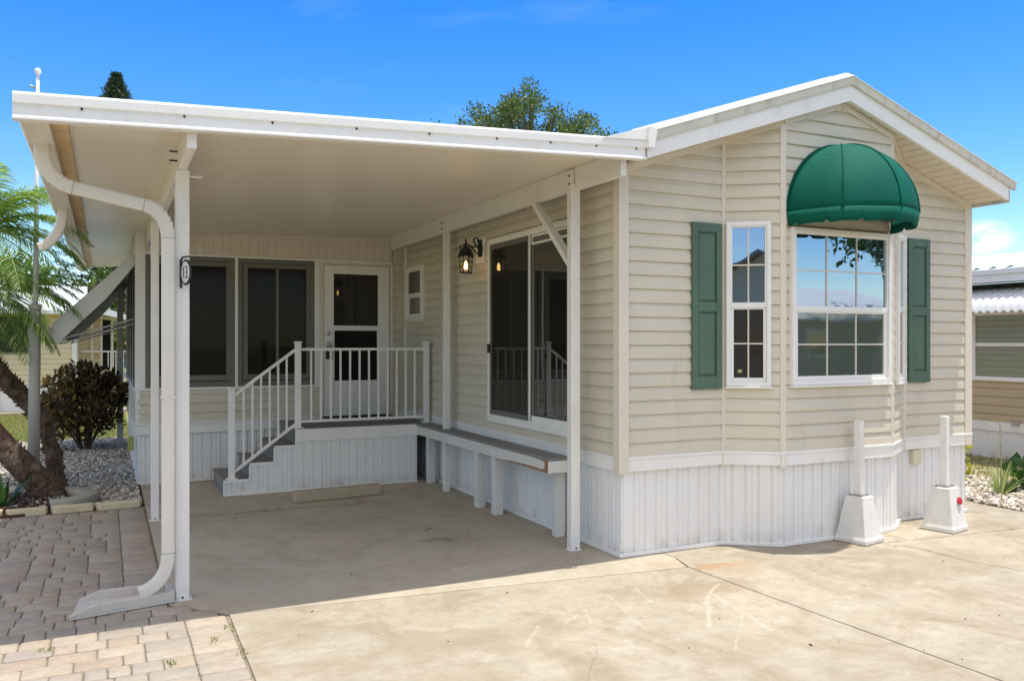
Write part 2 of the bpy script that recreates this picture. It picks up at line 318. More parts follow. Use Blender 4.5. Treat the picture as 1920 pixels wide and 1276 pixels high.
def paver_mat():
    m, nt, b = new_mat('tumbled_pavers')
    g = N(nt, 'ShaderNodeNewGeometry'); cr = N(nt, 'ShaderNodeValToRGB')
    cols = [(0, (0.36, 0.285, 0.21)), (0.22, (0.42, 0.34, 0.25)), (0.42, (0.30, 0.275, 0.225)), (0.6, (0.40, 0.335, 0.26)), (0.8, (0.34, 0.295, 0.24)), (1, (0.45, 0.37, 0.275))]
    cr.color_ramp.elements[0].position = 0; cr.color_ramp.elements[0].color = (*cols[0][1], 1)
    cr.color_ramp.elements[1].position = 1; cr.color_ramp.elements[1].color = (*cols[-1][1], 1)
    for p, c in cols[1:-1]:
        e = cr.color_ramp.elements.new(p); e.color = (*c, 1)
    nt.links.new(g.outputs['Random Per Island'], cr.inputs[0])
    col = mixc(nt, rr(nt, noise(nt, 1.4, 6, .65), 0.4, 0.7, 0, 0.45), cr.outputs[0], (0.50, 0.43, 0.33))
    col = mixc(nt, rr(nt, noise(nt, 14, 6, .7), 0.45, 0.75, 0, 0.55), col, (0.25, 0.2, 0.145))
    nt.links.new(col, b.inputs['Base Color']); b.inputs['Roughness'].default_value = 0.88
    bump(nt, b, mth(nt, 'ADD', noise(nt, 60, 5, .7), noise(nt, 12, 4)), 0.6, 0.006)
    return m
M['paver'] = paver_mat()
def stone_mat(name, a, b2, c2):
    m, nt, b = new_mat(name)
    g = N(nt, 'ShaderNodeNewGeometry'); cr = N(nt, 'ShaderNodeValToRGB')
    cr.color_ramp.elements[0].color = (*a, 1); cr.color_ramp.elements[1].color = (*c2, 1)
    e = cr.color_ramp.elements.new(0.5); e.color = (*b2, 1)
    nt.links.new(g.outputs['Random Per Island'], cr.inputs[0])
    col = mixc(nt, rr(nt, noise(nt, 50, 4), .4, .7, 0, .35), cr.outputs[0], a)
    nt.links.new(col, b.inputs['Base Color']); b.inputs['Roughness'].default_value = 0.8
    return m
M['gravel'] = stone_mat('grey_gravel', (0.16, 0.135, 0.10), (0.50, 0.45, 0.37), (0.82, 0.78, 0.69))
M['shell'] = stone_mat('pale_shell_gravel', (0.30, 0.23, 0.16), (0.58, 0.50, 0.41), (0.78, 0.73, 0.66))
M['mulch'] = stone_mat('bark_mulch', (0.035, 0.018, 0.010), (0.09, 0.04, 0.022), (0.15, 0.075, 0.045))
M['palebits'] = stone_mat('pale_leaf_bits', (0.3, 0.24, 0.2), (0.5, 0.45, 0.4), (0.65, 0.6, 0.55))
def soil(name, a, b2, s=3):
    m, nt, b = new_mat(name)
    col = mixc(nt, rr(nt, noise(nt, s, 8, .7), .35, .65), a, b2)
    nt.links.new(col, b.inputs['Base Color']); b.inputs['Roughness'].default_value = 0.95
    bump(nt, b, noise(nt, 40, 6, .7), 0.6, 0.01)
    return m
M['lawn'] = soil('dry_lawn', (0.11, 0.13, 0.035), (0.26, 0.23, 0.09), 1.5)
M['subsoil'] = soil('grey_subsoil', (0.07, 0.06, 0.045), (0.20, 0.17, 0.13), 20)
M['jointsand'] = soil('joint_sand', (0.16, 0.135, 0.095), (0.32, 0.27, 0.19), 14)
M['sandsoil'] = soil('sandy_soil', (0.30, 0.24, 0.15), (0.42, 0.34, 0.22), 6)
def trunk_mat():
    m, nt, b = new_mat('fibrous_palm_bark')
    v = rr(nt, noise(nt, 26, 6, .7, (1, 1, .5)), .35, .65)
    col = mixc(nt, v, (0.045, 0.028, 0.018), (0.20, 0.125, 0.08))
    col = mixc(nt, rr(nt, noise(nt, 5, 4), .5, .75, 0, .5), col, (0.30, 0.24, 0.19))
    nt.links.new(col, b.inputs['Base Color']); b.inputs['Roughness'].default_value = 0.95
    bump(nt, b, noise(nt, 50, 6, .7), 1.0, 0.02)
    return m
M['palmbark'] = trunk_mat()
def emis(name, c, s):
    m = bpy.data.materials.new(name); m.use_nodes = True; nt = m.node_tree; nt.nodes.clear()
    e = N(nt, 'ShaderNodeEmission'); e.inputs[0].default_value = (*c, 1); e.inputs[1].default_value = s
    o = N(nt, 'ShaderNodeOutputMaterial'); nt.links.new(e.outputs[0], o.inputs[0]); return m
M['bulb'] = emis('lit_bulb', (1.0, 0.62, 0.22), 14)
def lampglass():
    m = bpy.data.materials.new('seeded_lamp_glass'); m.use_nodes = True; nt = m.node_tree; nt.nodes.clear()
    t = N(nt, 'ShaderNodeBsdfTransparent'); t.inputs[0].default_value = (0.86, 0.82, 0.7, 1)
    g = N(nt, 'ShaderNodeBsdfGlossy'); g.inputs[1].default_value = 0.15
    x = N(nt, 'ShaderNodeMixShader'); x.inputs[0].default_value = 0.14
    o = N(nt, 'ShaderNodeOutputMaterial')
    nt.links.new(t.outputs[0], x.inputs[1]); nt.links.new(g.outputs[0], x.inputs[2]); nt.links.new(x.outputs[0], o.inputs[0])
    return m
M['lampglass'] = lampglass()

# ================================================================ builders
ROOT = {}
def tag(o, label=None, cat=None, group=None, kind=None):
    if label: o['label'] = label
    if cat: o['category'] = cat
    if group: o['group'] = group
    if kind: o['kind'] = kind
    return o
def thing(name, label, cat, loc=(0, 0, 0), group=None):
    o = bpy.data.objects.new(name, None); COL.objects.link(o); o.location = loc
    o.empty_display_size = 0.2
    ROOT[o.name] = Vector(loc); tag(o, label, cat, group); return o
class MB:
    def __init__(s): s.v = []; s.f = []
    def add(s, vs, fs):
        n = len(s.v); s.v += [tuple(p) for p in vs]; s.f += [tuple(i + n for i in f) for f in fs]; return s
    def box(s, x0, x1, y0, y1, z0, z1):
        x0, x1 = sorted((x0, x1)); y0, y1 = sorted((y0, y1)); z0, z1 = sorted((z0, z1))
        return s.add([(x0, y0, z0), (x1, y0, z0), (x1, y1, z0), (x0, y1, z0), (x0, y0, z1), (x1, y0, z1), (x1, y1, z1), (x0, y1, z1)],
                     [(0, 3, 2, 1), (4, 5, 6, 7), (0, 1, 5, 4), (1, 2, 6, 5), (2, 3, 7, 6), (3, 0, 4, 7)])
    def prism(s, poly, d):
        """polygon (3D points) extruded by vector d"""
        n = len(poly); d = Vector(d); P = [Vector(p) for p in poly]
        nrm = Vector((0, 0, 0))
        for i in range(n): nrm += (P[i] - P[0]).cross(P[(i + 1) % n] - P[0])
        if nrm.dot(d) > 0: P = P[::-1]
        fs = [tuple(range(n)), tuple(range(2 * n - 1, n - 1, -1))] + [(i, i + n, (i + 1) % n + n, (i + 1) % n) for i in range(n)]
        return s.add(P + [p + d for p in P], fs)
    def bar(s, a, b, w, h, up=(0, 0, 1)):
        a, b = Vector(a), Vector(b); t = (b - a).normalized(); u = Vector(up)
        r = t.cross(u)
        if r.length < 1e-4: r = t.cross(Vector((0, 1, 0)))
        r.normalize(); u = r.cross(t).normalized()
        q = [r * w / 2 + u * h / 2, -r * w / 2 + u * h / 2, -r * w / 2 - u * h / 2, r * w / 2 - u * h / 2]
        return s.prism([a + k for k in q], b - a)
    def tube(s, path, rad, n=10, cap=True, sq=None):
        P = [Vector(p) for p in path]; m = len(P); rad = rad if hasattr(rad, '__len__') else [rad] * m
        base = len(s.v); ref = None; vs = []; fs = []
        for i, p in enumerate(P):
            t = (P[min(i + 1, m - 1)] - P[max(i - 1, 0)]).normalized()
            if ref is None: ref = Vector((0, 1, 0)) if abs(t.y) < .9 else Vector((1, 0, 0))
            u = (ref - t * ref.dot(t)).normalized(); w = t.cross(u).normalized(); ref = u
            for k in range(n):
                a = 2 * math.pi * (k + .5) / n
                ca, sa = math.cos(a), math.sin(a)
                if sq:
                    e = 0.35; ca = math.copysign(abs(ca) ** e, ca); sa = math.copysign(abs(sa) ** e, sa)
                    vs.append(p + u * (ca * rad[i] * sq[0]) + w * (sa * rad[i] * sq[1]))
                else: vs.append(p + (u * ca + w * sa) * rad[i])
        for i in range(m - 1):
            for k in range(n):
                a = i * n + k; b = i * n + (k + 1) % n
                fs.append((a, b, b + n, a + n))
        if cap: fs += [tuple(range(n - 1, -1, -1)), tuple(range((m - 1) * n, m * n))]
        return s.add(vs, fs)
    def lathe(s, c, prof, n=20, ax=Vector((0, 0, 1))):
        c = Vector(c); ax = Vector(ax).normalized(); u = ax.orthogonal().normalized(); w = ax.cross(u)
        vs = []; fs = []
        for (r, z) in prof:
            for k in range(n):
                a = 2 * math.pi * k / n; vs.append(c + ax * z + (u * math.cos(a) + w * math.sin(a)) * max(r, 1e-4))
        for i in range(len(prof) - 1):
            for k in range(n):
                a = i * n + k; b = i * n + (k + 1) % n; fs.append((a, b, b + n, a + n))
        fs += [tuple(range(n - 1, -1, -1)), tuple(range((len(prof) - 1) * n, len(prof) * n))]
        return s.add(vs, fs)
    def build(s, name, mat, parent=None, bevel=0, smooth=False, seg=2, cut=(), angle=35):
        off = Vector((0, 0, 0)); p = parent
        while p is not None:
            if p.name in ROOT: off = ROOT[p.name]
            p = p.parent
        me = bpy.data.meshes.new(name)
        me.from_pydata([(v[0] - off.x, v[1] - off.y, v[2] - off.z) for v in s.v], [], s.f)
        me.update()
        if cut:
            bm = bmesh.new(); bm.from_mesh(me)
            for co, no in cut:
                co = Vector(co) - off
                bmesh.ops.bisect_plane(bm, geom=bm.verts[:] + bm.edges[:] + bm.faces[:], plane_co=co, plane_no=no, clear_outer=True)
            bm.to_mesh(me); bm.free()
        me.materials.append(M[mat] if isinstance(mat, str) else mat)
        o = bpy.data.objects.new(name, me); COL.objects.link(o)
        if parent is not None: o.parent = parent
        if smooth: me.polygons.foreach_set('use_smooth', [True] * len(me.polygons))
        if bevel:
            b = o.modifiers.new('bevel', 'BEVEL'); b.width = bevel; b.segments = seg; b.limit_method = 'ANGLE'; b.angle_limit = R(angle)
        return o
def npmesh(name, V, F, mat, parent=None, smooth=False):
    off = Vector((0, 0, 0))
    if parent is not None and parent.name in ROOT: off = ROOT[parent.name]
    V = np.asarray(V, float) - np.array(off); me = bpy.data.meshes.new(name)
    F = np.asarray(F, int); k = F.shape[1]
    me.vertices.add(len(V)); me.vertices.foreach_set('co', V.ravel())
    me.loops.add(F.size); me.loops.foreach_set('vertex_index', F.ravel())
    me.polygons.add(len(F)); me.polygons.foreach_set('loop_start', np.arange(0, F.size, k)); me.polygons.foreach_set('loop_total', np.full(len(F), k))
    me.update(calc_edges=True); me.validate()
    if smooth: me.polygons.foreach_set('use_smooth', [True] * len(me.polygons))
    me.materials.append(M[mat]); o = bpy.data.objects.new(name, me); COL.objects.link(o)
    if parent is not None: o.parent = parent
    return o

def siding(mb, p0, p1, z0, z1, course=0.110, out=0.021, side=1, zb=None):
    """lapped horizontal siding between plan points; outward normal is to the right of p0->p1 (side=1)"""
    p0, p1 = Vector((*p0, 0)), Vector((*p1, 0)); t = (p1 - p0).normalized(); n = Vector((t.y, -t.x, 0)) * side
    z = z0 if zb is None else zb
    prev_off = None
    while z < z1 - 1e-6:
        h = min(z + course, z1)
        fr = (h - z) / course
        prof = [(out * .96, z + 0.0), (out, z + 0.008), (out * 0.86, z + course * .58), (out * 0.38, z + course * .84), (out * 0.10, h)]
        if fr < 0.5: prof = [(out, z), (out * (1 - fr), h)]
        vs = []; fs = []
        for (o, zz) in [(0.0, z)] + prof:
            vs += [p0 + n * o + Vector((0, 0, zz)), p1 + n * o + Vector((0, 0, zz))]
        for i in range(len(prof)):
            q = (2 * i, 2 * i + 1, 2 * i + 3, 2 * i + 2)
            fs.append(q if side == 1 else q[::-1])
        mb.add(vs, fs); z = h
    return mb
def ribbed(mb, path, z0, z1, period, prof, normal_side=1, topf=None, thick=0):
    """vertical ribbed sheet following a plan polyline; prof = [(s, offset)...] over one period"""
    P = [Vector((*p, 0)) for p in path]; vs = []; s_acc = 0.0
    for i in range(len(P) - 1):
        a, b = P[i], P[i + 1]; L = (b - a).length; t = (b - a) / L; n = Vector((t.y, -t.x, 0)) * normal_side
        ss = [0.0]; k = math.floor(s_acc / period)
        while k * period < s_acc + L:
            for (ps, po) in prof:
                g = k * period + ps - s_acc
                if 0.002 < g < L - 0.002: ss.append(g)
            k += 1
        ss.append(L); ss = sorted(ss)
        def offs(g):
            q = (g + s_acc) % period
            pr = prof + [(period, prof[0][1])]
            for j in range(len(pr) - 1):
                if pr[j][0] <= q <= pr[j + 1][0]:
                    w = (q - pr[j][0]) / max(1e-6, pr[j + 1][0] - pr[j][0]); return pr[j][1] * (1 - w) + pr[j + 1][1] * w
            return prof[0][1]
        base = len(mb.v); fs = []; vv = []
        for g in ss:
            p = a + t * g + n * (offs(min(max(g, 0), L)) if 0.003 < g < L - .003 else 0)
            zt = topf(p.x, p.y) if topf else z1
            vv += [(p.x, p.y, z0), (p.x, p.y, zt)]
        for j in range(len(ss) - 1):
            q = (2 * j, 2 * j + 2, 2 * j + 3, 2 * j + 1); fs.append(q if normal_side == 1 else q[::-1])
        mb.add(vv, fs); s_acc += L
    return mb
SKP = [(0, 0), (.078, 0), (.085, -.012), (.095, -.012), (.102, 0), (.135, 0), (.140, -.006), (.146, -.006), (.151, 0), (.184, 0), (.191, -.012), (.201, -.012), (.208, 0)]
SKPER = 0.212

# ================================================================ GROUND (structure)
g = MB(); g.add([(-300, -300, -0.05), (300, -300, -0.05), (300, 300, -0.05), (-300, 300, -0.05)], [(0, 1, 2, 3)])
tag(g.build('ground', 'lawn'), kind='structure')
# soil under slabs and pavers
g = MB(); g.box(-9, 4.70, -9, 3.95, -0.045, -0.0105)
tag(g.build('paving_bed', 'jointsand'), kind='structure')
g = MB(); g.box(-300, 300, -16, -9.3, -0.046, -0.02)
tag(g.build('road', 'asphalt'), kind='structure')
# concrete slabs with open joints
gp = 0.006
def slab(mb, poly, z=0.0, t=0.011):
    c = Vector((sum(p[0] for p in poly) / len(poly), sum(p[1] for p in poly) / len(poly), 0))
    mb.prism([(p[0], p[1], -t) for p in poly], (0, 0, t + z))
g = MB()
slab(g, [(-3.24, 10.5), (-3.24, 0.30), (-2.915, -0.065), (0.31, -0.425), (0.395, -0.165), (0.395, 10.5)])
tag(g.build('carport_slab', 'slabconcrete', bevel=0.003), kind='structure')
g = MB()
slab(g, [(-2.915, -0.075), (-2.93, -1.2), (-2.96, -9), (0.62, -9), (0.40, -2.83), (0.315, -0.44)])
tag(g.build('driveway', 'driveconcrete', bevel=0.003), kind='structure')
g = MB()
slab(g, [(0.326, -0.43), (0.412, -2.83), (0.632, -9), (4.57, -9), (4.57, 10.5), (0.403, 10.5), (0.403, -0.165)])
tag(g.build('driveway', 'concrete', bevel=0.003), kind='structure')
def strip(mb, pts, w, z=0.004, jit=1.0):
    """thin uneven strip along plan points"""
    P = []
    for i in range(len(pts) - 1):
        a, b = Vector((*pts[i], 0)), Vector((*pts[i + 1], 0)); n = max(2, int((b - a).length / 0.06))
        for k in range(n): P.append(a.lerp(b, k / n))
    P.append(Vector((*pts[-1], 0)))
    L = []; Rr = []
    for i, p in enumerate(P):
        t = (P[min(i + 1, len(P) - 1)] - P[max(i - 1, 0)]).normalized(); nn = Vector((-t.y, t.x, 0))
        j = random.uniform(-.012, .012) * jit; ww = w * random.uniform(.35, 1.2)
        if i in (0, len(P) - 1): ww *= .2
        L.append((p.x + nn.x * (j + ww / 2), p.y + nn.y * (j + ww / 2), z)); Rr.append((p.x + nn.x * (j - ww / 2), p.y + nn.y * (j - ww / 2), z))
    n = len(P); mb.add(L + Rr, [(i, i + n, i + 1 + n, i + 1) for i in range(n - 1)])
g = MB()
strip(g, [(1.5, -0.52), (2.231, -0.542), (3.0, -0.62), (3.899, -0.70)], .006)
strip(g, [(2.2, -0.55), (2.357, -0.765), (2.347, -1.172), (2.451, -1.608), (2.6, -2.1)], .006)
tag(g.build('driveway_cracks', 'joint'), kind='structure')
# pavers ---------------------------------------------------------
def paver_region():
    V = []; F = []
    def put(x0, x1, y0, y1):
        gpx = 0.0022 + rng.random() * .002
        x0 += gpx; x1 -= gpx; y0 += gpx; y1 -= gpx
        if x1 - x0 < .03 or y1 - y0 < .03: return
        b = len(V); h = 0.000 + rng.random() * 0.003; e = 0.007; c = 0.010
        def ring(i, z):
            xa, xb, ya, yb = x0 + i, x1 - i, y0 + i, y1 - i
            j = lambda: (rng.random() - .5) * .005
            return [(xa + c, ya + j(), z), (xb - c, ya + j(), z), (xb + j(), ya + c, z), (xb + j(), yb - c, z), (xb - c, yb + j(), z), (xa + c, yb + j(), z), (xa + j(), yb - c, z), (xa + j(), ya + c, z)]
        V.extend(ring(0, -.012)); V.extend(ring(0, h - .004)); V.extend(ring(e, h))
        for r in (0, 1):
            for k in range(8): F.append((b + r * 8 + k, b + r * 8 + (k + 1) % 8, b + r * 8 + 8 + (k + 1) % 8, b + r * 8 + 8 + k))
        q = b + 16
        F.append((q, q + 1, q + 2, q + 3)); F.append((q, q + 3, q + 4, q + 7)); F.append((q + 4, q + 5, q + 6, q + 7))
    def xr(y):
        if y > 0.30: return -3.255
        if y > -0.07: return -3.255 + (0.30 - y) / 0.37 * 0.32
        return -2.94
    y = 3.80
    while y > -8:
        hh = 0.155
        rx = xr(y - hh * .6) if not (-0.2 < y < .45) else xr(y - .1)
        # soldier column along the slab
        put(rx - .235, rx, y - hh, y)
        if rng.random() < .2: pass
        x = rx - .235
        while x > -9:
            r = rng.random(); w = .235 if r < .45 else (.155 if r < .8 else .11)
            if -8 < x: put(x - w, x, y - hh, y)
            x -= w
        y -= hh
    o = npmesh('paver_path', V, F, 'paver'); o['kind'] = 'structure'
paver_region()

def stones(name, n, region, size, mat, zbase=0.0, flat=.6, zj=.02, parent=None):
    """scatter of low-poly stones; region(n)->xy"""
    ico = np.array([(0, 0, 1), (.89, 0, .45), (.28, .85, .45), (-.72, .53, .45), (-.72, -.53, .45), (.28, -.85, .45), (.72, .53, -.45), (-.28, .85, -.45), (-.89, 0, -.45), (-.28, -.85, -.45), (.72, -.53, -.45), (0, 0, -1)])
    f = np.array([(0, 1, 2), (0, 2, 3), (0, 3, 4), (0, 4, 5), (0, 5, 1), (1, 6, 2), (2, 7, 3), (3, 8, 4), (4, 9, 5), (5, 10, 1), (2, 6, 7), (3, 7, 8), (4, 8, 9), (5, 9, 10), (1, 10, 6)])
    xy = region(n); n = len(xy); s = size[0] + (size[1] - size[0]) * rng.random(n) ** 2
    ang = rng.random(n) * 6.28; V = ico[None] * (1 + .35 * (rng.random((n, 12, 1)) - .5))
    V = V * np.stack([s * (.8 + .7 * rng.random(n)), s * (.6 + .5 * rng.random(n)), s * flat * (.6 + .6 * rng.random(n))], 1)[:, None]
    tl = (rng.random((n, 2)) - .5) * .9
    V[..., 2] += V[..., 0] * tl[:, :1] + V[..., 1] * tl[:, 1:]
    c, s2 = np.cos(ang)[:, None], np.sin(ang)[:, None]
    X = V[..., 0] * c - V[..., 1] * s2; Yv = V[..., 0] * s2 + V[..., 1] * c
    z = zbase + rng.random(n) * zj
    V = np.stack([X + xy[:, :1], Yv + xy[:, 1:2], V[..., 2] + z[:, None]], 2).reshape(-1, 3)
    F = (f[None] + 12 * np.arange(n)[:, None, None]).reshape(-1, 3)
    return npmesh(name, V, F, mat, parent)
def rect(x0, x1, y0, y1, bias=0):
    def r(n):
        y = y0 + (y1 - y0) * rng.random(n) ** (1 + bias); return np.stack([x0 + (x1 - x0) * rng.random(n), y], 1)
    return r
# bed left of the home
g = MB(); g.box(-6.4, -3.26, 3.95, 10.8, -.045, -.005)
tag(g.build('gravel_bed_soil', 'subsoil'), kind='structure')
def greg(n):
    p = rect(-5.6, -3.27, 3.97, 10.7, .45)(n)
    d = ((p[:, 0] + 4.55) / .82) ** 2 + ((p[:, 1] - 4.3) / .72) ** 2
    return p[d > 1]
o = stones('grey_gravel', 26000, greg, (.009, .026), 'gravel', 0, .6, .022); tag(o, 'loose grey gravel in the bed beside the sunroom', 'gravel', kind='stuff')
def ring_in(n):
    p = rect(-5.4, -3.78, 3.93, 5.05)(n); d = ((p[:, 0] + 4.55) / .76) ** 2 + ((p[:, 1] - 4.3) / .66) ** 2
    return p[(d < 1) | ((p[:, 1] < 4.3) & (p[:, 0] < -4.2))]
g = MB(); g.prism([(-4.55 + .78 * math.cos(a / 24 * 6.283), 4.42 + .62 * math.sin(a / 24 * 6.283), -.004) for a in range(24)], (0, 0, .03))
tag(g.build('mulch_bed', 'mulch'), kind='structure')
o = stones('bark_mulch', 6000, ring_in, (.010, .034), 'mulch', .03, .35, .03); tag(o, 'dark reddish bark mulch inside the curved concrete curb', 'mulch', kind='stuff')
o = stones('pale_leaf_litter', 420, ring_in, (.010, .026), 'palebits', .06, .3, .01); tag(o, 'pale dry leaf bits scattered over the dark mulch', 'leaf litter', kind='stuff')
# right bed
g = MB(); g.box(4.58, 7.99, -9, 14, -.045, -.004); tag(g.build('side_yard_soil', 'sandsoil'), kind='structure')
o = stones('pale_shell_gravel', 9000, rect(4.60, 6.1, -1.2, 2.8, 0), (.012, .036), 'shell', .004, .55, .03); tag(o, 'pale shell and stone gravel beside the driveway at the right', 'gravel', kind='stuff')

def blades(name, n, region, h, w, mat, z=0.0, lean=.5):
    xy = region(n); n = len(xy); a = rng.random(n) * 6.28; hh = h * (.5 + .7 * rng.random(n)); l = (rng.random((n, 2)) - .5) * 2 * lean * hh[:, None]
    d = np.stack([np.cos(a), np.sin(a)], 1) * w * (.6 + .8 * rng.random((n, 1)))
    z0 = np.full(n, z)
    A = np.column_stack([xy - d, z0]); B = np.column_stack([xy + d, z0]); C = np.column_stack([xy + l, z0 + hh])
    V = np.stack([A, B, C], 1).reshape(-1, 3); F = np.arange(3 * n).reshape(-1, 3)
    return npmesh(name, V, F, mat)
o = blades('lawn_grass', 60000, rect(-12, -3.2, 10.8, 18, 0), .05, .006, 'grassblade', -.05); tag(o, 'short yellow green lawn grass before the left neighbour house', 'grass', kind='stuff')
o = blades('side_grass', 9000, rect(6.0, 8.0, -1, 9, 0), .05, .007, 'grassblade', -.004); tag(o, 'thin grass strip along the tan neighbour house', 'grass', kind='stuff')
g = MB(); g.box(-12, -2, 17.4, 17.98, -.05, .01); tag(g.build('neighbour_walk', 'concrete'), kind='structure')

# edging blocks & curb
for i, (xa, xb) in enumerate([(-3.68, -3.28), (-4.08, -3.71), (-4.46, -4.12), (-4.86, -4.50)]):
    lab = ['cream edging block next to the carport slab, right end of the row', 'cream edging block second from the carport slab, touching the end of the curved curb',
           'cream edging block third from the carport slab, in front of the mulch', 'cream edging block farthest from the carport slab, cut by the photo edge'][i]
    j = [0.0, .012, -.008, .004][i]; g = MB()
    g.prism([(xa + .02, 3.83 + j, -.01), (xb - .01, 3.85 + j + .01, -.01), (xb + .005, 3.935 + j, -.01), (xa - .02, 3.93 + j, -.01)], (0, 0, .078))
    o = g.build('edging_block', 'edging', bevel=.012, seg=2); tag(o, lab, 'edging block', 'cream edging blocks between pavers and bed')
cp = [(-4.10, 3.955), (-3.93, 4.0), (-3.80, 4.10), (-3.74, 4.25), (-3.78, 4.42), (-3.92, 4.60), (-4.10, 4.78), (-4.30, 4.93), (-4.55, 5.02), (-4.85, 5.0)]
def smoothpath(p, n=5):
    P = [Vector((*q, 0)) if len(q) == 2 else Vector(q) for q in p]; out = []
    for i in range(len(P) - 1):
        p0 = P[max(i - 1, 0)]; p1 = P[i]; p2 = P[i + 1]; p3 = P[min(i + 2, len(P) - 1)]
        for k in range(n):
            t = k / n; out.append(0.5 * ((2 * p1) + (p2 - p0) * t + (2 * p0 - 5 * p1 + 4 * p2 - p3) * t * t + (3 * p1 - p0 - 3 * p2 + p3) * t ** 3))
    out.append(P[-1]); return out
g = MB(); g.tube([(p.x, p.y + .03, .062) for p in smoothpath(cp)], .078, 12, True, sq=(.95, .75))
tag(g.build('curved_curb', 'curb', smooth=True), 'low curved concrete curb around the mulch at the palm', 'garden curb')

# ================================================================ MOBILE HOME
PEAKX = 2.04
home = thing('mobile_home', 'cream sided mobile home with white gable roof, bay window and green shutters', 'mobile home', (2.04, 0, 0))
ZB = 0.78      # bottom of siding
rk = 0.33
RZ = 3.72      # soffit height at peak
cutR = ((PEAKX, 0, RZ), Vector((rk, 0, 1)).normalized())
cutL = ((PEAKX, 0, RZ), Vector((-rk, 0, 1)).normalized())
# left wall
m = MB(); siding(m, (0, 10.8), (0, 0.0), ZB, 3.05)
m.box(0.02, .10, 0.06, 10.8, .7, 3.04)
lw = m.build('side_wall', 'siding', home)
# front wall flats
m = MB(); siding(m, (0, 0), (1.0, 0), ZB, 3.5); siding(m, (3.16, 0), (4.075, 0), ZB, 3.5); siding(m, (4.075, 0), (4.075, 10.8), ZB, 3.06)
fw_ = m.build('front_wall', 'siding', home, cut=[cutR, cutL])
BA, BB, BC, BD = (1.0, 0.0), (1.39, -0.28), (2.655, -0.28), (3.14, 0.0)
m = MB(); siding(m, BA, BB, ZB, 3.7); siding(m, BB, BC, ZB, 3.75); siding(m, BC, BD, ZB, 3.7)
m.build('bay_wall', 'siding', home, cut=[cutR, cutL])
# skirting
skp = [(0.015, 10.8), (0.015, 0.02), (1.0, 0.02), (1.39, -0.262), (2.56, -0.262), (2.72, -0.235), (2.86, -0.17), (2.98, -0.07), (3.10, 0.0), (3.24, 0.02), (4.06, 0.02), (4.06, 10.8)]
m = MB(); ribbed(m, skp, 0.01, 0.70, SKPER, SKP)
m.build('skirting', 'skirt', home)
def band(mb, path, o0, o1, z0, z1, lip=0.0):
    """board following a plan path; o = outward offset (right of travel)"""
    P = [Vector((*p, 0)) for p in path]; n = len(P); ins = []; outs = []
    for i in range(n):
        d1 = (P[i] - P[i - 1]).normalized() if i else (P[1] - P[0]).normalized()
        d2 = (P[i + 1] - P[i]).normalized() if i < n - 1 else d1
        n1 = Vector((d1.y, -d1.x, 0)); n2 = Vector((d2.y, -d2.x, 0)); b = (n1 + n2).normalized(); k = 1 / max(.3, b.dot(n1))
        ins.append(P[i] + b * o0 * k); outs.append(P[i] + b * o1 * k)
    prof = lambda i: [(ins[i].x, ins[i].y, z0), (outs[i].x, outs[i].y, z0), (outs[i].x, outs[i].y, z1), (ins[i].x, ins[i].y, z1)]
    vs = []; fs = []
    for i in range(n): vs += prof(i)
    for i in range(n - 1):
        for k in range(4):
            a = i * 4 + k; b = i * 4 + (k + 1) % 4; fs.append((a, a + 4, b + 4, b))
    fs += [(0, 1, 2, 3), (4 * n - 1, 4 * n - 2, 4 * n - 3, 4 * n - 4)]
    mb.add(vs, fs)
m = MB(); band(m, skp, .0, .022, 0.002, 0.032)
m.build('skirting_track', 'white', home, bevel=.003)
wallp = [(0, 10.8), (0, 0), (1.0, 0), BB, BC, BD, (4.075, 0), (4.075, 10.8)]
m = MB(); band(m, wallp, -.01, .022, 0.668, 0.762); band(m, wallp, -.01, .030, 0.762, 0.785)
m.build('trim_board', 'white', home, bevel=.003)
# corner trims
def vtrim(x, y, w, d, z0, z1, ang=0, name='corner_trim', mat='trim', cut=()):
    mm = MB(); c, s = math.cos(ang), math.sin(ang)
    q = [(-w / 2, -d), (w / 2, -d), (w / 2, .02), (-w / 2, .02)]
    mm.prism([(x + a * c - b * s, y + a * s + b * c, z0) for a, b in q], (0, 0, z1 - z0)); return mm.build(name, mat, home, bevel=.003, cut=cut)
m = MB(); m.prism([(-.036, -.036, .655), (.056, -.036, .655), (.056, .0, .655), (.01, .01, .655), (.01, .050, .655), (-.036, .050, .655)], (0, 0, 2.375)); m.build('corner_trim', 'trim', home, bevel=.004)
m = MB(); m.box(4.0, 4.10, -.028, .0, .665, 3.09); m.box(4.075, 4.105, .0, .08, .665, 3.06); m.build('corner_trim', 'trim', home, bevel=.004)
vtrim(1.0, 0, .040, .026, .655, 3.7, 0, cut=[cutL]); vtrim(1.39, -.28, .052, .020, .650, 3.9, -R(18), cut=[cutL])
vtrim(2.655, -.28, .050, .018, .655, 3.9, R(15), cut=[cutR]); vtrim(3.14, 0, .040, .026, .665, 3.7, 0, cut=[cutR])
# frieze trim under the soffit
m = MB()
def under(x): return RZ - rk * abs(x - PEAKX)
def rakebar(mb, xa, ya, xb, yb, off, w=.035, h=.05):
    mb.bar((xa, ya - off, under(xa) - h / 2 - .004), (xb, yb - off, under(xb) - h / 2 - .004), w, h)
rakebar(m, 0.0, 0, 1.0, 0, .012); rakebar(m, 1.0, 0, *BB, .016); rakebar(m, *BB, PEAKX, -.28, .016); rakebar(m, PEAKX, -.28, *BC, .016); rakebar(m, *BC, *BD, .016); rakebar(m, *BD, 4.08, 0, .012)
m.build('frieze_trim', 'trim', home, bevel=.003)
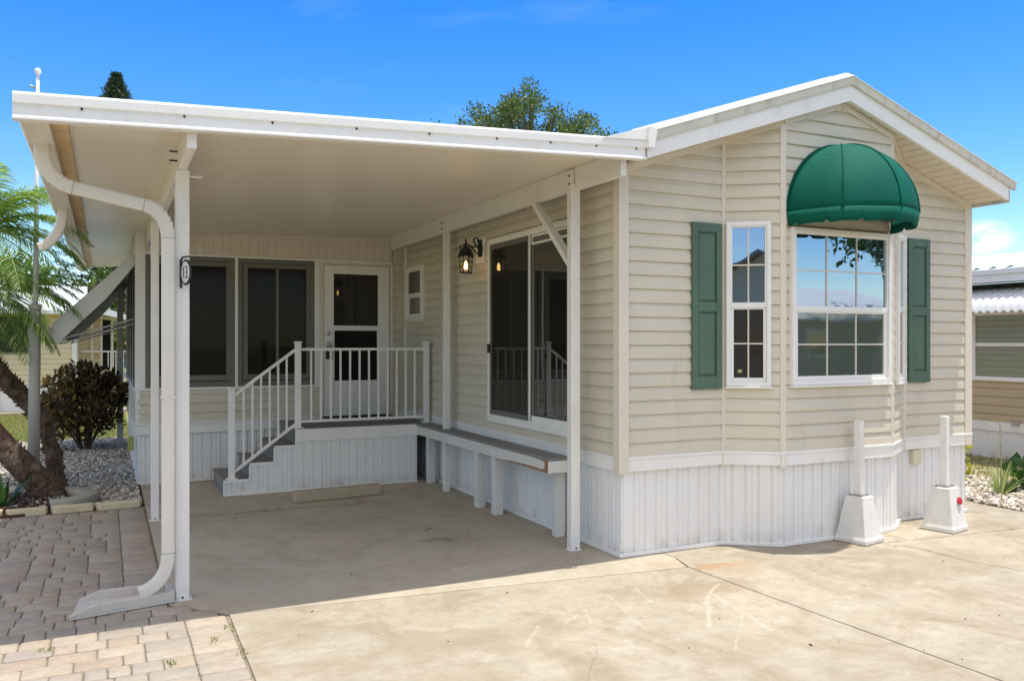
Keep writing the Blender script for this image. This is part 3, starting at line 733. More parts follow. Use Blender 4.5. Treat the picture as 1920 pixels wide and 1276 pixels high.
# roof
YF = -0.38
roof = MB()
XL, XR = -0.02, 4.17
ztop = lambda x: 3.955 - .335 * abs(x - PEAKX)
for xa, xb in ((XL, PEAKX), (PEAKX, XR)):
    roof.prism([(xa, YF + .01, ztop(xa) - .005), (xb, YF + .01, ztop(xb) - .005), (xb, YF + .01, ztop(xb) - .05), (xa, YF + .01, ztop(xa) - .05)], (0, 11.4, 0))
rf = roof.build('roof', 'roof', home, bevel=.002)
# drip edge (sloped sheet lip) and mildewed band
def rake_profile(prof, mat, name, xa=XL, xb=XR, parent=rf, bev=0.0):
    mm = MB()
    for x0, x1 in ((xa, PEAKX), (PEAKX, xb)):
        a = [(x0, y, ztop(x0) + z) for y, z in prof]; b = [(x1, y, ztop(x1) + z) for y, z in prof]
        n = len(prof); vs = a + b
        fs = [(i, i + n, (i + 1) % n + n, (i + 1) % n) for i in range(n)] + [tuple(range(n - 1, -1, -1)), tuple(range(n, 2 * n))]
        fs = [f[::-1] for f in fs]
        mm.add(vs, fs)
    return mm.build(name, mat, parent, bevel=bev)
rake_profile([(-.34, .004), (-.425, -.040), (-.425, -.046), (-.34, -.046)], 'roof', 'drip_edge', xb=XR + .03)
rake_profile([(-.385, -.046), (-.418, -.047), (-.412, -.112), (-.385, -.112)], 'dirtyband', 'roof_edge', xb=XR + .02)
m = MB()
for x0, x1 in ((XL, PEAKX), (PEAKX, XR - .05)):
    m.prism([(x0, YF - .012, ztop(x0) - .10), (x1, YF - .012, ztop(x1) - .10), (x1, YF - .012, under(x1) - .012), (x0, YF - .012, under(x0) - .012)], (0, .035, 0))
m.build('fascia', 'white', rf, bevel=.003)
m = MB()   # eave fascia + drip along right
m.box(XR - .06, XR - .035, YF - .012, 11, under(XR) - .012, ztop(XR) - .03); m.box(XR - .035, XR + .02, YF - .02, 11, ztop(XR) - .075, ztop(XR) - .045)
m.build('eave_fascia', 'dirtyband', rf, bevel=.003)
# soffit with grooves (boards run out from the wall)
m = MB()
def soff(xa, xb, y0, y1):
    n = max(1, int(abs(xb - xa) / .10))
    for i in range(n):
        a = xa + (xb - xa) * i / n; b = xa + (xb - xa) * (i + 1) / n; a2 = a + .004; b2 = b - .004
        m.prism([(a2, y0, under(a2)), (b2, y0, under(b2)), (b2, y0, under(b2) + .012), (a2, y0, under(a2) + .012)], (0, y1 - y0, 0))
soff(-.02, PEAKX, YF + .02, .03); soff(PEAKX, XR - .06, YF + .02, .03)
m.box(4.08, XR - .06, .03, 11, under(4.08) - .01, under(4.08) + .01)
m.build('soffit', 'trim', rf)
# metal roof ribs on the top
m = MB()
for i in range(28):
    y = -.2 + i * .4
    for xa, xb in ((XL, PEAKX - .03), (PEAKX + .03, XR)):
        m.bar((xa, y, ztop(xa) + .008), (xb, y, ztop(xb) + .008), .03, .022)
m.build('roof_rib', 'roof', rf)
# flashing plate where the roof runs out over the carport edge
m = MB(); m.prism([(-.42, -.412, 3.135), (XL + .012, -.412, 3.262), (XL + .012, -.412, 3.158)], (0, .03, 0))
m.prism([(XL + .012, -.438, 3.262), (XL + .055, -.438, 3.225), (XL + .03, -.438, 3.10), (XL - .02, -.438, 3.10), (XL - .02, -.438, 3.25)], (0, .05, 0))
m.build('flashing', 'white', rf, bevel=.002)

# shutters
def shutter(x0, x1, z0, z1):
    m = MB(); w = x1 - x0; y = -.045; st = .055
    zr = z0 + (z1 - z0) * .495
    m.box(x0, x0 + st, y, -.012, z0, z1); m.box(x1 - st, x1, y, -.012, z0, z1)
    m.box(x0 + st, x1 - st, y + .001, -.012, z0, z0 + .105); m.box(x0 + st, x1 - st, y + .001, -.012, z1 - .075, z1); m.box(x0 + st, x1 - st, y + .001, -.012, zr - .04, zr + .04)
    m.box(x0 + st, x1 - st, y + .018, -.013, z0 + .1, z1 - .07)
    sh = m.build('shutter', 'green_shutter', home, bevel=.004)
    pp = MB()
    for a, b in ((z0 + .105, zr - .04), (zr + .04, z1 - .075)):
        i = .018; X0, X1, Z0, Z1 = x0 + st + .006, x1 - st - .006, a + .006, b - .006
        yo, yi = y + .017, y + .006
        vs = [(X0, yo, Z0), (X1, yo, Z0), (X1, yo, Z1), (X0, yo, Z1), (X0 + i, yi, Z0 + i), (X1 - i, yi, Z0 + i), (X1 - i, yi, Z1 - i), (X0 + i, yi, Z1 - i)]
        pp.add(vs, [(0, 1, 5, 4), (1, 2, 6, 5), (2, 3, 7, 6), (3, 0, 4, 7), (4, 5, 6, 7)])
    pp.build('raised_panel', 'green_shutter', sh)
    for z in (z0 + .13, zr, z1 - .13):
        for x in (x0 + .022, x1 - .022): b = MB(); b.lathe((x, y, z), [(.006, 0), (.006, .003), (.002, .005)], 8, (0, -1, 0)); b.build('screw', 'green_shutter', sh)
shutter(.665, .965, 1.297, 2.652); shutter(3.185, 3.475, 1.302, 2.655)

# windows ---------------------------------------------------------
def frame_xy(origin, t, n):
    """returns place(u,d,z): u along t, d outward along n"""
    o = Vector((*origin, 0)); t = Vector((*t, 0)).normalized(); n = Vector((*n, 0)).normalized()
    return lambda u, d, z: o + t * u + n * d + Vector((0, 0, z))
def fbox(mb, pl, u0, u1, d0, d1, z0, z1):
    mb.prism([pl(u0, d0, z0), pl(u1, d0, z0), pl(u1, d1, z0), pl(u0, d1, z0)], (0, 0, z1 - z0))
def ring(mb, pl, u0, u1, z0, z1, w, d0, d1, wb=None, wt=None):
    wb = wb or w; wt = wt or w
    fbox(mb, pl, u0, u0 + w, d0, d1, z0, z1); fbox(mb, pl, u1 - w, u1, d0, d1, z0, z1)
    fbox(mb, pl, u0 + w, u1 - w, d0, d1 - .001, z0, z0 + wb); fbox(mb, pl, u0 + w, u1 - w, d0, d1 - .001, z1 - wt, z1)
def dh_window(pl, u0, u1, z0, z1, zm, cols, rows, fw=.038, g1='glass_bay', g2='glass_screen', parent=home, frame='white', dp=.056, lowin=.035, name='window'):
    m = MB(); ring(m, pl, u0, u1, z0, z1, fw, -.01, dp); wnd = m.build(name, frame, parent, bevel=.003)
    m = MB(); ring(m, pl, u0 + fw, u1 - fw, zm - .03, z1 - fw, .014, .0, dp - .010, wb=.045)
    m.build('upper_sash', frame, wnd, bevel=.002)
    m = MB(); ring(m, pl, u0 + fw, u1 - fw, z0 + fw, zm - .03, lowin, .0, dp - .020, wb=.035, wt=.012)
    m.build('lower_sash', frame, wnd, bevel=.002)
    up = (u0 + fw + .014, u1 - fw - .014, zm + .015, z1 - fw - .014); lo = (u0 + fw + lowin, u1 - fw - lowin, z0 + fw + .035, zm - .042)
    for (a, b, c, d), gm, dd in ((up, g1, .026), (lo, g2, .022)):
        m = MB(); fbox(m, pl, a - .004, b + .004, dd - .004, dd, c - .004, d + .004); m.build('pane', gm, wnd)
        if cols:
            m = MB()
            for i in range(1, cols): u = a + (b - a) * i / cols; fbox(m, pl, u - .0058, u + .0058, dd + .0005, dd + .007, c, d)
            for i in range(1, rows): z = c + (d - c) * i / rows; fbox(m, pl, a, b, dd + .001, dd + .006, z - .0058, z + .0058)
            m.build('muntin', 'trim' if frame == 'white' else frame, wnd)
    m = MB(); fbox(m, pl, u0 - .008, u1 + .008, -.0, dp + .006, z0 - .018, z0 - .002); m.build('sill', frame, wnd, bevel=.003)
    return wnd
plc = frame_xy((0, -.28), (1, 0), (0, -1))
dh_window(plc, 1.452, 2.605, 1.325, 2.625, 1.965, 3, 2)
la = Vector((.39, -.28)).normalized(); pla = frame_xy(BA, la, (-abs(la.y), -la.x) if False else (la.y, -la.x))
w2 = dh_window(pla, .030, .385, 1.318, 2.668, 1.990, 2, 2, fw=.034, g2='glass_screen2', lowin=.026)
m = MB(); fbox(m, pla, .108, .172, .0222, .0235, 1.405, 1.475); stk = m.build('sticker', 'black', w2)
m = MB(); fbox(m, pla, .124, .156, .0237, .0243, 1.43, 1.452); m.build('sticker_mark', 'yellowbox', stk)
ra = (Vector(BD) - Vector(BC)).normalized(); plr = frame_xy(BC, ra, (ra.y, -ra.x))
dh_window(plr, .09, .47, 1.318, 2.655, 1.990, 2, 2, fw=.042, g2='glass_screen2', lowin=.028)
# small window on side wall ; side wall outward normal is -x ; u runs along -y
pls = frame_xy((0, 0), (0, 1), (-1, 0))
dh_window(pls, 4.43, 5.06, 1.96, 2.65, 2.29, 0, 0, fw=.05, g1='glass_screen2', g2='glass_door', lowin=.03, name='small_window')
# sliding glass door
y0, y1, z0, z1 = .655, 2.44, .865, 2.735
m = MB(); ring(m, pls, y0, y1, z0, z1, .05, -.01, .042, wb=.075, wt=.055); sd = m.build('sliding_door', 'white', home, bevel=.003)
m = MB(); ring(m, pls, 1.50, y1 - .05, z0 + .075, z1 - .055, .032, .0, .036, wb=.05, wt=.05); scr = m.build('screen_panel', 'darkframe', sd, bevel=.002)
m = MB(); fbox(m, pls, 1.515, y1 - .07, .024, .026, z0 + .12, z1 - .1); m.build('pane', 'glass_doorscreen', scr)
m = MB(); fbox(m, pls, 1.478, 1.502, .0, .041, z0 + .073, z1 - .053); m.build('meeting_stile', 'white', sd, bevel=.002)
m = MB(); fbox(m, pls, 1.458, 1.474, .0, .030, z0 + .073, z1 - .053); m.build('door_gasket', 'black', sd)
m = MB(); ring(m, pls, y0 + .05, 1.455, z0 + .075, z1 - .055, .04, .0, .030, wb=.06, wt=.09); slp = m.build('glass_panel', 'darkframe', sd, bevel=.002)
m = MB(); fbox(m, pls, y0 + .08, 1.42, .0205, .0225, z0 + .13, z1 - .14); m.build('pane', 'glass_door', slp)
m = MB(); ring(m, pls, y0 + .052, 1.453, z1 - .15, z1 - .06, .02, .02, .034); m.build('track_cover', 'white', sd, bevel=.002)
m = MB(); fbox(m, pls, y0 + .05, 1.455, .02, .0325, z0 + .073, z0 + .13); m.build('track_cover', 'white', sd, bevel=.002)
m = MB(); fbox(m, pls, 2.375, 2.405, .036, .062, 1.57, 1.66); m.build('handle', 'black', sd, bevel=.004)
# white vertical corner bead on side wall, low outlet cover
m = MB(); m.box(-.030, .0, 5.13, 5.165, .79, 3.04); m.build('corner_bead', 'white', home, bevel=.003)
m = MB(); m.box(-.028, .0, 4.66, 4.73, 1.02, 1.15); m.build('outlet_cover', 'trim', home, bevel=.004)
# fill walls behind (solid core, keeps light out)
m = MB(); m.box(.10, 4.0, .08, 10.7, .05, 3.0); m.build('wall_core', 'dark', home)

# outlet box on the skirting
m = MB(); m.box(3.265, 3.375, -.035, .02, .52, .66)
ob = thing('outdoor_outlet', 'small ivory outlet box on the skirting between the two concrete pedestals', 'outlet box', (3.32, -.01, .52))
m.build('cover', 'outlet', ob, bevel=.014, seg=3)
m = MB(); m.box(3.275, 3.365, .0, .03, .655, .675); m.build('mount', 'silver', ob)

# ================================================================ GREEN DOME AWNING
aw = thing('dome_awning', 'green canvas dome awning with scalloped valance over the bay window', 'awning', (2.02, -.28, 2.74))
CX, CY, CZ, RA = 2.02, -.306, 2.745, .602
def dome_pt(phi, th, k=0.0):
    """phi: 0 left wall .. pi right wall ; th: 0 rim .. pi/2 apex at the wall"""
    q = math.pi / 4; seg = min(3, int(phi / q)); a = (phi - seg * q) / q
    f = 1 - 0.035 * math.sin(math.pi * a) * math.cos(th)
    r = RA * f
    return Vector((CX - r * math.cos(phi) * math.cos(th), CY - r * math.sin(phi) * math.cos(th), CZ + RA * .995 * math.sin(th)))
# gores are built from rim to apex
NP, NT = 64, 20
V = []; F = []
for i in range(NP + 1):
    for j in range(NT + 1): V.append(dome_pt(math.pi * i / NP, math.pi / 2 * j / NT))
for i in range(NP):
    for j in range(NT):
        a = i * (NT + 1) + j; F.append((a, a + NT + 1, a + NT + 2, a + 1))
m = MB(); m.add(V, F); cn = m.build('canopy', 'canvas', aw, smooth=True)
sd_ = cn.modifiers.new('solid', 'SOLIDIFY'); sd_.thickness = .004
for k in range(0, 5):
    ph = math.pi * k / 4; m = MB()
    m.tube([dome_pt(ph, t / 24 * math.pi / 2) + Vector((-math.cos(ph) * .004, -math.sin(ph) * .004, .002)) for t in range(25)], .008, 8); m.build('piping', 'canvas', aw, smooth=True)
m = MB(); V = []; F = []
NV = 160
for i in range(NV + 1):
    phi = math.pi * i / NV; p = dome_pt(phi, 0)
    s = (phi / math.pi * 7 + .25) % 1.0
    notch = max(0, 1 - abs(s - .5) / .11) * .026
    hgt = .112 - notch + .004 * math.sin(phi * 13)
    d = Vector((-math.cos(phi), -math.sin(phi), 0))
    V += [p + d * .005, p + d * .001 + Vector((0, 0, -hgt * .55)), p - d * .010 + Vector((0, 0, -hgt))]
for i in range(NV):
    for j in range(2): a = i * 3 + j; F.append((a, a + 1, a + 4, a + 3))
m.add(V, F); vl = m.build('valance', 'canvas', aw, smooth=True); s_ = vl.modifiers.new('solid', 'SOLIDIFY'); s_.thickness = .003
m = MB(); m.tube([V[i * 3 + 2] for i in range(0, NV + 1, 1)], .0035, 6); m.build('valance_hem', 'canvas', aw)
m = MB(); m.tube([Vector((CX, CY, CZ)) + (dome_pt(math.pi * i / 40, 0) - Vector((CX, CY, CZ))) * .965 for i in range(41)], .010, 8)
m.tube([(CX - .60, CY + .01, CZ), (CX + .60, CY + .01, CZ)], .010, 8); m.build('frame_rim', 'silver', aw)

# ================================================================ CARPORT
cpx = thing('carport', 'white flat roofed carport with metal posts and a full length gutter', 'carport', (-2.0, 0, 0))
cz = lambda x: 3.098 + .039 * x        # ceiling underside
rt = lambda x: 3.166 + .041 * x        # roof top
XCL, XCR, YCF, YCB = -3.87, -.045, -.36, 10.3
m = MB(); ys = [YCF, 1.1, 2.32, 3.54, 4.76, 5.98, 7.2, 8.42, 9.64, YCB]
for a, b in zip(ys[:-1], ys[1:]):
    m.prism([(XCL, a + .003, cz(XCL)), (XCR, a + .003, cz(XCR)), (XCR, a + .003, cz(XCR) + .03), (XCL, a + .003, cz(XCL) + .03)], (0, b - a - .006, 0))
m.build('ceiling_panel', 'ceiling', cpx)
m = MB(); m.prism([(XCL, YCF, cz(XCL) + .032), (XCR, YCF, cz(XCR) + .032), (XCR, YCF, rt(XCR) - .004), (XCL, YCF, rt(XCL) - .004)], (0, YCB - YCF, 0))
m.build('roof_deck', 'roof', cpx)
def xprofile(mb, prof, xa, xb, zf):
    n = len(prof); a = [(xa, y, zf(xa) + z) for y, z in prof]; b = [(xb, y, zf(xb) + z) for y, z in prof]
    mb.add(a + b, [(i, (i + 1) % n, (i + 1) % n + n, i + n) for i in range(n)][::1] + [tuple(range(n - 1, -1, -1)), tuple(range(n, 2 * n))])
m = MB(); xprofile(m, [(-.34, 0.0), (-.34, -.15), (-.412, -.150), (-.412, -.138), (-.390, -.122), (-.390, -.066), (-.404, -.062), (-.404, -.014), (-.392, 0.0)], -4.045, -.04, rt)
fa = m.build('fascia', 'white', cpx, bevel=.0015)
for x in (-3.72, -3.20, -2.71, -2.2, -1.72, -1.24, -.83, -.46, -.12): m = MB(); m.lathe((x, -.392, rt(x) - .072), [(.007, 0), (.007, .003), (.003, .006)], 10, (0, -1, 0)); m.build('screw', 'black', fa)
# gutter with stained channel
m = MB(); gz0, gz1 = 2.862, 3.0
m.prism([(-4.04, -.34, 2.995), (-4.04, -.34, 2.905), (-4.02, -.34, 2.872), (-3.885, -.34, 2.872), (-3.885, -.34, 2.95), (-3.892, -.34, 2.95), (-3.892, -.34, 2.880), (-4.016, -.34, 2.880), (-4.032, -.34, 2.907), (-4.032, -.34, 2.995)], (0, 10.6, 0))
gt = m.build('gutter', 'gutter', cpx, bevel=.002)
m = MB(); m.box(-3.884, -3.80, -.335, 10.25, 2.925, 2.942); m.build('gutter_channel', 'rustband', cpx, bevel=.002)
# beams
def beamz(x): return cz(x)
m = MB(); m.box(-3.182, -3.127, -.33, 10.2, 2.800, cz(-3.18) - .001); m.build('beam', 'post', cpx, bevel=.004)
m = MB(); m.box(-.192, -.142, -.30, 5.27, 2.905, cz(-.2) - .001); m.build('beam', 'post', cpx, bevel=.004)
# posts
def post(x0, x1, y0, y1, z0, z1, plate=True):
    m = MB(); m.box(x0, x1, y0, y1, z0, z1); p = m.build('post', 'post', cpx, bevel=.006, seg=3)
    if plate:
        b = MB(); b.box(x0 - .018, x1 + .018, y0 - .004, y1 + .004, z0 + .0005, z0 + .005); b.box(x0 + .01, x1 - .01, y0 - .005, y0, z0, z0 + .035)
        b.build('base_plate', 'post', p)
        b = MB(); b.lathe(((x0 + x1) / 2, y0 - .005, z0 + .022), [(.007, 0), (.007, .004), (.003, .006)], 8, (0, -1, 0)); b.build('bolt', 'black', p)
    return p
post(-3.196, -3.111, .34, .425, 0, 2.80); post(-3.222, -3.152, 3.05, 3.12, 0, 2.80)
post(-.232, -.150, .36, .435, 0, 2.955); post(-.176, -.106, 3.31, 3.38, 0, 2.93, False)
for y, x in ((.39, -.205), (3.345, -.150)):
    for z in (2.955, 3.02): m = MB(); m.lathe((x - .028 if y < 1 else x - .044, y, z), [(.011, 0), (.011, .004), (.005, .010)], 10, (-1, 0, 0)); m.build('bolt', 'black', cpx)
for z in (2.86, 2.92): m = MB(); m.tube([(-3.128 - .055, .37, z), (-3.128 - .105, .37, z)], .006, 6); m.build('bolt', 'black', cpx)
m = MB(); m.prism([(-.235, .36, 2.905), (-.235, .435, 2.905), (-.235, .41, 3.07), (-.235, .385, 3.07)], (.04, 0, 0)); m.build('bracket', 'post', cpx, bevel=.002)
# diagonal braces
m = MB(); m.bar((-.175, 1.09, 2.905), (-.175, .44, 2.30), .045, .075, (1, 0, 0)); m.build('brace', 'post', cpx, bevel=.004)
m = MB(); m.bar((-3.155, .95, 2.80), (-3.155, .42, 2.42), .02, .035, (1, 0, 0)); m.build('brace', 'post', cpx, bevel=.003)
m = MB(); m.tube([(-3.20, .37, 2.765), (-3.03, .37, 2.765)], .006, 8); m.build('hook', 'post', cpx)

def arc(p0, p1, p2, n=8):
    p0, p1, p2 = map(Vector, (p0, p1, p2)); return [(p0 * (1 - t) ** 2 + p1 * 2 * t * (1 - t) + p2 * t * t) for t in [i / n for i in range(n + 1)]]
def dspout(segs, mat, parent, name='downspout', hw=.040, hd=.030):
    """segs: list of ('s',a,b) straight or ('e',a,c,b) corrugated elbow"""
    first = None
    for k in segs:
        m = MB()
        if k[0] == 's': pts = [Vector(k[1]).lerp(Vector(k[2]), i / 2) for i in range(3)]; rad = [1.0] * 3
        else:
            pts = arc(*k[1:], n=36); rad = [1.0 + ((.12 if k[1][2] > 1 else .035) if i % 4 in (1, 2) else 0) if 4 < i < 33 else 1.04 for i in range(37)]
        m.tube(pts, rad, 24, True, sq=(hd, hw))
        o = m.build('downspout' if k[0] == 's' else 'elbow', mat, parent, smooth=False)
        for pl_ in o.data.polygons: pl_.use_smooth = True
        e = o.modifiers.new('es', 'EDGE_SPLIT'); e.split_angle = R(40)
YD = .31
dspout([('e', (-3.955, YD, 2.872), (-3.955, YD, 2.665), (-3.78, YD, 2.625)), ('s', (-3.79, YD, 2.627), (-3.37, YD, 2.545)), ('e', (-3.40, YD, 2.552), (-3.245, YD, 2.525), (-3.243, YD, 2.33)),
        ('s', (-3.243, YD, 2.35), (-3.243, YD, .32)), ('e', (-3.243, YD, .33), (-3.243, YD, .135), (-3.41, YD, .088))], 'gutter', cpx)
dspout([('e', (-3.955, 3.05, 2.872), (-3.955, 3.05, 2.60), (-4.14, 3.05, 2.52))], 'gutter', cpx)
m = MB(); m.box(-3.290, -3.196, YD - .034, YD + .034, 1.32, 1.335); m.build('strap', 'gutter', cpx)
for c_, d_ in (((-3.785, 2.628), (1, -.19)), ((-3.385, 2.549), (1, -.19)), ((-3.243, 2.345), (0, 1)), ((-3.243, .33), (0, 1))):
    dv = Vector((d_[0], 0, d_[1])).normalized() * .003; cc = Vector((c_[0], YD, c_[1]))
    m = MB(); m.tube([cc - dv, cc + dv], [1.10, 1.10], 24, True, sq=(.030, .040)); m.build('joint_ring', 'pole', cpx)

# splash block
sb = thing('splash_block', 'grey concrete splash block under the downspout elbow at the front left post', 'splash block', (-3.5, .37, 0))
m = MB()
m.prism([(-3.80, .19, .004), (-3.20, .31, .004), (-3.215, .56, .004), (-3.76, .55, .004)], (0, 0, .018))
def wallq(a, b, t, h0, h1):
    a, b = Vector(a), Vector(b); d = (b - a).normalized(); n = Vector((-d.y, d.x, 0)) * t; L = (b - a).length
    P = [a + Vector((0, 0, .02)), b + Vector((0, 0, .02)), b + Vector((0, 0, h1)), a + d * L * .22 + Vector((0, 0, h1)), a + Vector((0, 0, h0))]
    m.prism(P, n)
wallq((-3.80, .19, 0), (-3.20, .31, 0), .03, .03, .075); wallq((-3.76, .53, 0), (-3.215, .54, 0), .03, .03, .075)
m.prism([(-3.235, .31, .02), (-3.20, .315, .02), (-3.215, .56, .02), (-3.25, .55, .02)], (0, 0, .056))
m.build('trough', 'splash', sb, bevel=.005)

# house number sign on the post
sg = thing('house_number_sign', 'black bracket sign with white oval number plaque on the front left post', 'sign', (-3.165, .33, 2.12))
sdir = Vector((.37, -.93, 0)).normalized(); sn = Vector((-sdir.y, sdir.x, 0)) * -1
if sn.y > 0: sn = -sn
sn = Vector((-.93, -.37, 0)).normalized()
so = Vector((-3.163, .335, 0))
def sp(u, z, d=0): return so + sdir * u + sn * d + Vector((0, 0, z))
m = MB(); m.prism([sp(0, 2.03), sp(.016, 2.03), sp(.016, 2.218), sp(0, 2.212)], sn * .010); m.prism([sp(0, 2.205), sp(.03, 2.232), sp(.12, 2.232), sp(.12, 2.222), sp(.032, 2.222), sp(.0, 2.192)], sn * .010)
m.build('bracket', 'black', sg)
m = MB(); m.prism([sp(.078 + .066 * math.cos(a / 28 * 6.2832), 2.128 + .083 * math.sin(a / 28 * 6.2832), 0) for a in range(28)], sn * .008); pq = m.build('plaque_rim', 'black', sg)
m = MB(); m.prism([sp(.078 + .052 * math.cos(a / 28 * 6.2832), 2.128 + .069 * math.sin(a / 28 * 6.2832), .008) for a in range(28)], sn * .003); m.build('plaque_face', 'plaque', sg)
m = MB()   # digits 1 and 3
def dig(u0, u1, z0, z1): m.prism([sp(u0, z0, .0112), sp(u1, z0, .0112), sp(u1, z1, .0112), sp(u0, z1, .0112)], sn * .0015)
dig(.054, .063, 2.092, 2.164); dig(.047, .055, 2.150, 2.157)
dig(.078, .106, 2.157, 2.165); dig(.078, .106, 2.091, 2.099); dig(.084, .106, 2.124, 2.131); dig(.099, .107, 2.099, 2.124); dig(.099, .107, 2.131, 2.157)
m.build('plaque_number', 'plaqueink', sg)

# ================================================================ SUNROOM
sr = thing('sunroom', 'enclosed sunroom at the back of the carport with dark screened windows', 'sunroom', (-1.6, 5.3, 0))
YS = 5.30; XSL = -3.27
m = MB(); siding(m, (XSL, YS), (-1.10, YS), .72, 1.11, .112); siding(m, (-.15, YS), (0, YS), .72, 3.0, .112); siding(m, (XSL, 10.3), (XSL, YS), .72, 1.11, .112)
m.box(XSL + .05, -.02, YS + .03, YS + .055, .05, 3.0); m.box(XSL + .03, XSL + .05, YS + .06, 10.2, .05, 1.10); m.box(XSL + .03, -.02, 10.2, 10.3, .05, 2.9)
m.build('wall', 'siding', sr)
m = MB(); ribbed(m, [(XSL, YS - .012), (-.16, YS - .012)], 2.745, 3.0, .1065, [(0, 0), (.095, 0), (.099, -.006), (.1025, -.006)], topf=lambda x, y: cz(x) - .003)
m.build('header_panel', 'trim', sr)
m = MB(); m.box(XSL, -.16, YS - .03, YS, 2.715, 2.745); m.box(XSL, -1.13, YS - .035, YS, 1.108, 1.135); m.box(XSL - .035, XSL, YS, 10.3, 1.108, 1.135)
m.box(-2.172, -2.137, YS - .028, YS, 1.135, 2.715); m.box(XSL - .02, -3.185, YS - .026, YS, 1.135, 3.0); m.box(XSL - .026, XSL, YS, YS + .09, 1.135, 2.95)
m.box(-1.195 + .0, -1.135, YS - .028, YS, 1.135, 2.715); m.box(XSL - .02, -3.235, YS - .018, YS, .70, 1.108)
m.build('window_trim', 'white', sr, bevel=.003)
m = MB(); band(m, [(XSL, 10.3), (XSL, YS), (0, YS)], -.01, .02, .585, .70); band(m, [(XSL, 10.3), (XSL, YS), (0, YS)], -.01, .034, .70, .722); m.build('trim_board', 'white', sr, bevel=.003)
m = MB(); ribbed(m, [(XSL + .01, 10.3), (XSL + .01, YS + .01), (0, YS + .01)], .01, .60, SKPER, SKP); m.build('skirting', 'skirt', sr)
m = MB(); band(m, [(XSL + .01, 10.3), (XSL + .01, YS + .01), (0, YS + .01)], 0, .018, .002, .03); m.build('skirting_track', 'white', sr)
plf = frame_xy((0, YS), (1, 0), (0, -1))
def swin(u0, u1, sashes, z0=1.14, z1=2.712):
    m = MB(); ring(m, plf, u0, u1, z0, z1, .05, .0, .022, wb=.06); w = m.build('window', 'darkframe', sr, bevel=.003)
    m = MB(); ring(m, plf, u0 + .06, u1 - .045, z0 + .07, z1 - .055, .055, .0, .016, wb=.07)
    for x in sashes: fbox(m, plf, x - .018, x + .018, .0, .015, z0 + .1, z1 - .09)
    m.build('sash', 'darkframe', w, bevel=.002)
    m = MB(); fbox(m, plf, u0 + .04, u1 - .03, .001, .005, z0 + .05, z1 - .04); m.build('pane', 'screen', w)
swin(-3.183, -2.174, []); swin(-2.135, -1.197, [-1.66])
# left wall glazing
plw = frame_xy((XSL, 0), (0, 1), (-1, 0))
for i in range(5):
    u0 = 5.42 + i * .95
    m = MB(); ring(m, plw, u0, u0 + .90, 1.14, 2.72, .05, .0, .022); fbox(m, plw, u0 + .43, u0 + .47, 0, .02, 1.16, 2.7); w = m.build('window', 'darkframe', sr)
    m = MB(); fbox(m, plw, u0 + .03, u0 + .87, .001, .005, 1.16, 2.7); m.build('pane', 'screen', w)
    m = MB(); fbox(m, plw, u0 + .90, u0 + .95, 0, .028, 1.135, 2.95); m.build('mullion', 'white', sr)
m = MB(); m.box(XSL - .02, XSL + .02, YS, 10.3, 2.72, 2.955); m.build('side_header', 'trim', sr)
m = MB(); m.box(XSL + .06, -.06, YS + .06, 10.2, .1, 2.9); m.build('dark_interior', 'dark', sr)
# door
D0, D1, DZ0, DZ1 = -1.08, -.195, .705, 2.678
m = MB(); fbox(m, plf, -1.135, D0 + .002, 0, .034, .70, 2.715); fbox(m, plf, D1, D1 + .045, 0, .034, .70, 2.715); fbox(m, plf, D0, D1, 0, .033, DZ1 + .004, 2.715); m.build('door_frame', 'trim', sr, bevel=.003)
m = MB(); GX0, GX1 = -.948, -.355
fbox(m, plf, D0 + .006, GX0, .0, .024, DZ0 + .02, DZ1); fbox(m, plf, GX1, D1 - .008, .0, .024, DZ0 + .02, DZ1)
fbox(m, plf, GX0, GX1, 0, .0235, DZ0 + .02, 1.16); fbox(m, plf, GX0, GX1, 0, .0235, 1.83, 1.895); fbox(m, plf, GX0, GX1, 0, .0235, 2.565, DZ1)
dr = m.build('door', 'white', sr, bevel=.003)
m = MB(); fbox(m, plf, GX0, GX1, .004, .008, 1.16, 1.83); m.build('pane', 'screen', dr)
m = MB(); fbox(m, plf, GX0, GX1, .004, .0085, 1.895, 2.565); m.build('pane', 'glass_doorscreen', dr)
m = MB(); fbox(m, plf, GX0, GX1, .008, .016, 1.16, 1.18); fbox(m, plf, GX0, GX0 + .012, .008, .016, 1.16, 1.83); fbox(m, plf, GX1 - .012, GX1, .008, .016, 1.16, 1.83); m.build('glazing_bead', 'white', dr)
m = MB(); m.lathe(plf(-1.015, .024, 1.795), [(.028, 0), (.028, .006), (.016, .010), (.014, .018)], 16, (0, -1, 0)); m.build('deadbolt', 'silver', dr, smooth=False)
m = MB(); m.lathe(plf(-1.015, .024, 1.655), [(.028, 0), (.028, .006), (.012, .010), (.012, .03), (.026, .036), (.028, .055), (.018, .066)], 16, (0, -1, 0)); m.build('knob', 'silver', dr, smooth=False)
m = MB(); fbox(m, plf, -1.055, -.975, .03, .06, 1.46, 1.56); m.tube([plf(-1.045, .045, 1.555), plf(-1.045, .045, 1.615), plf(-1.015, .045, 1.635), plf(-.985, .045, 1.615), plf(-.985, .045, 1.555)], .007, 8); m.build('lock_box', 'black', dr, bevel=.006)
m = MB(); fbox(m, plf, D0, D1, 0, .04, .695, .722); m.build('threshold', 'black', sr)
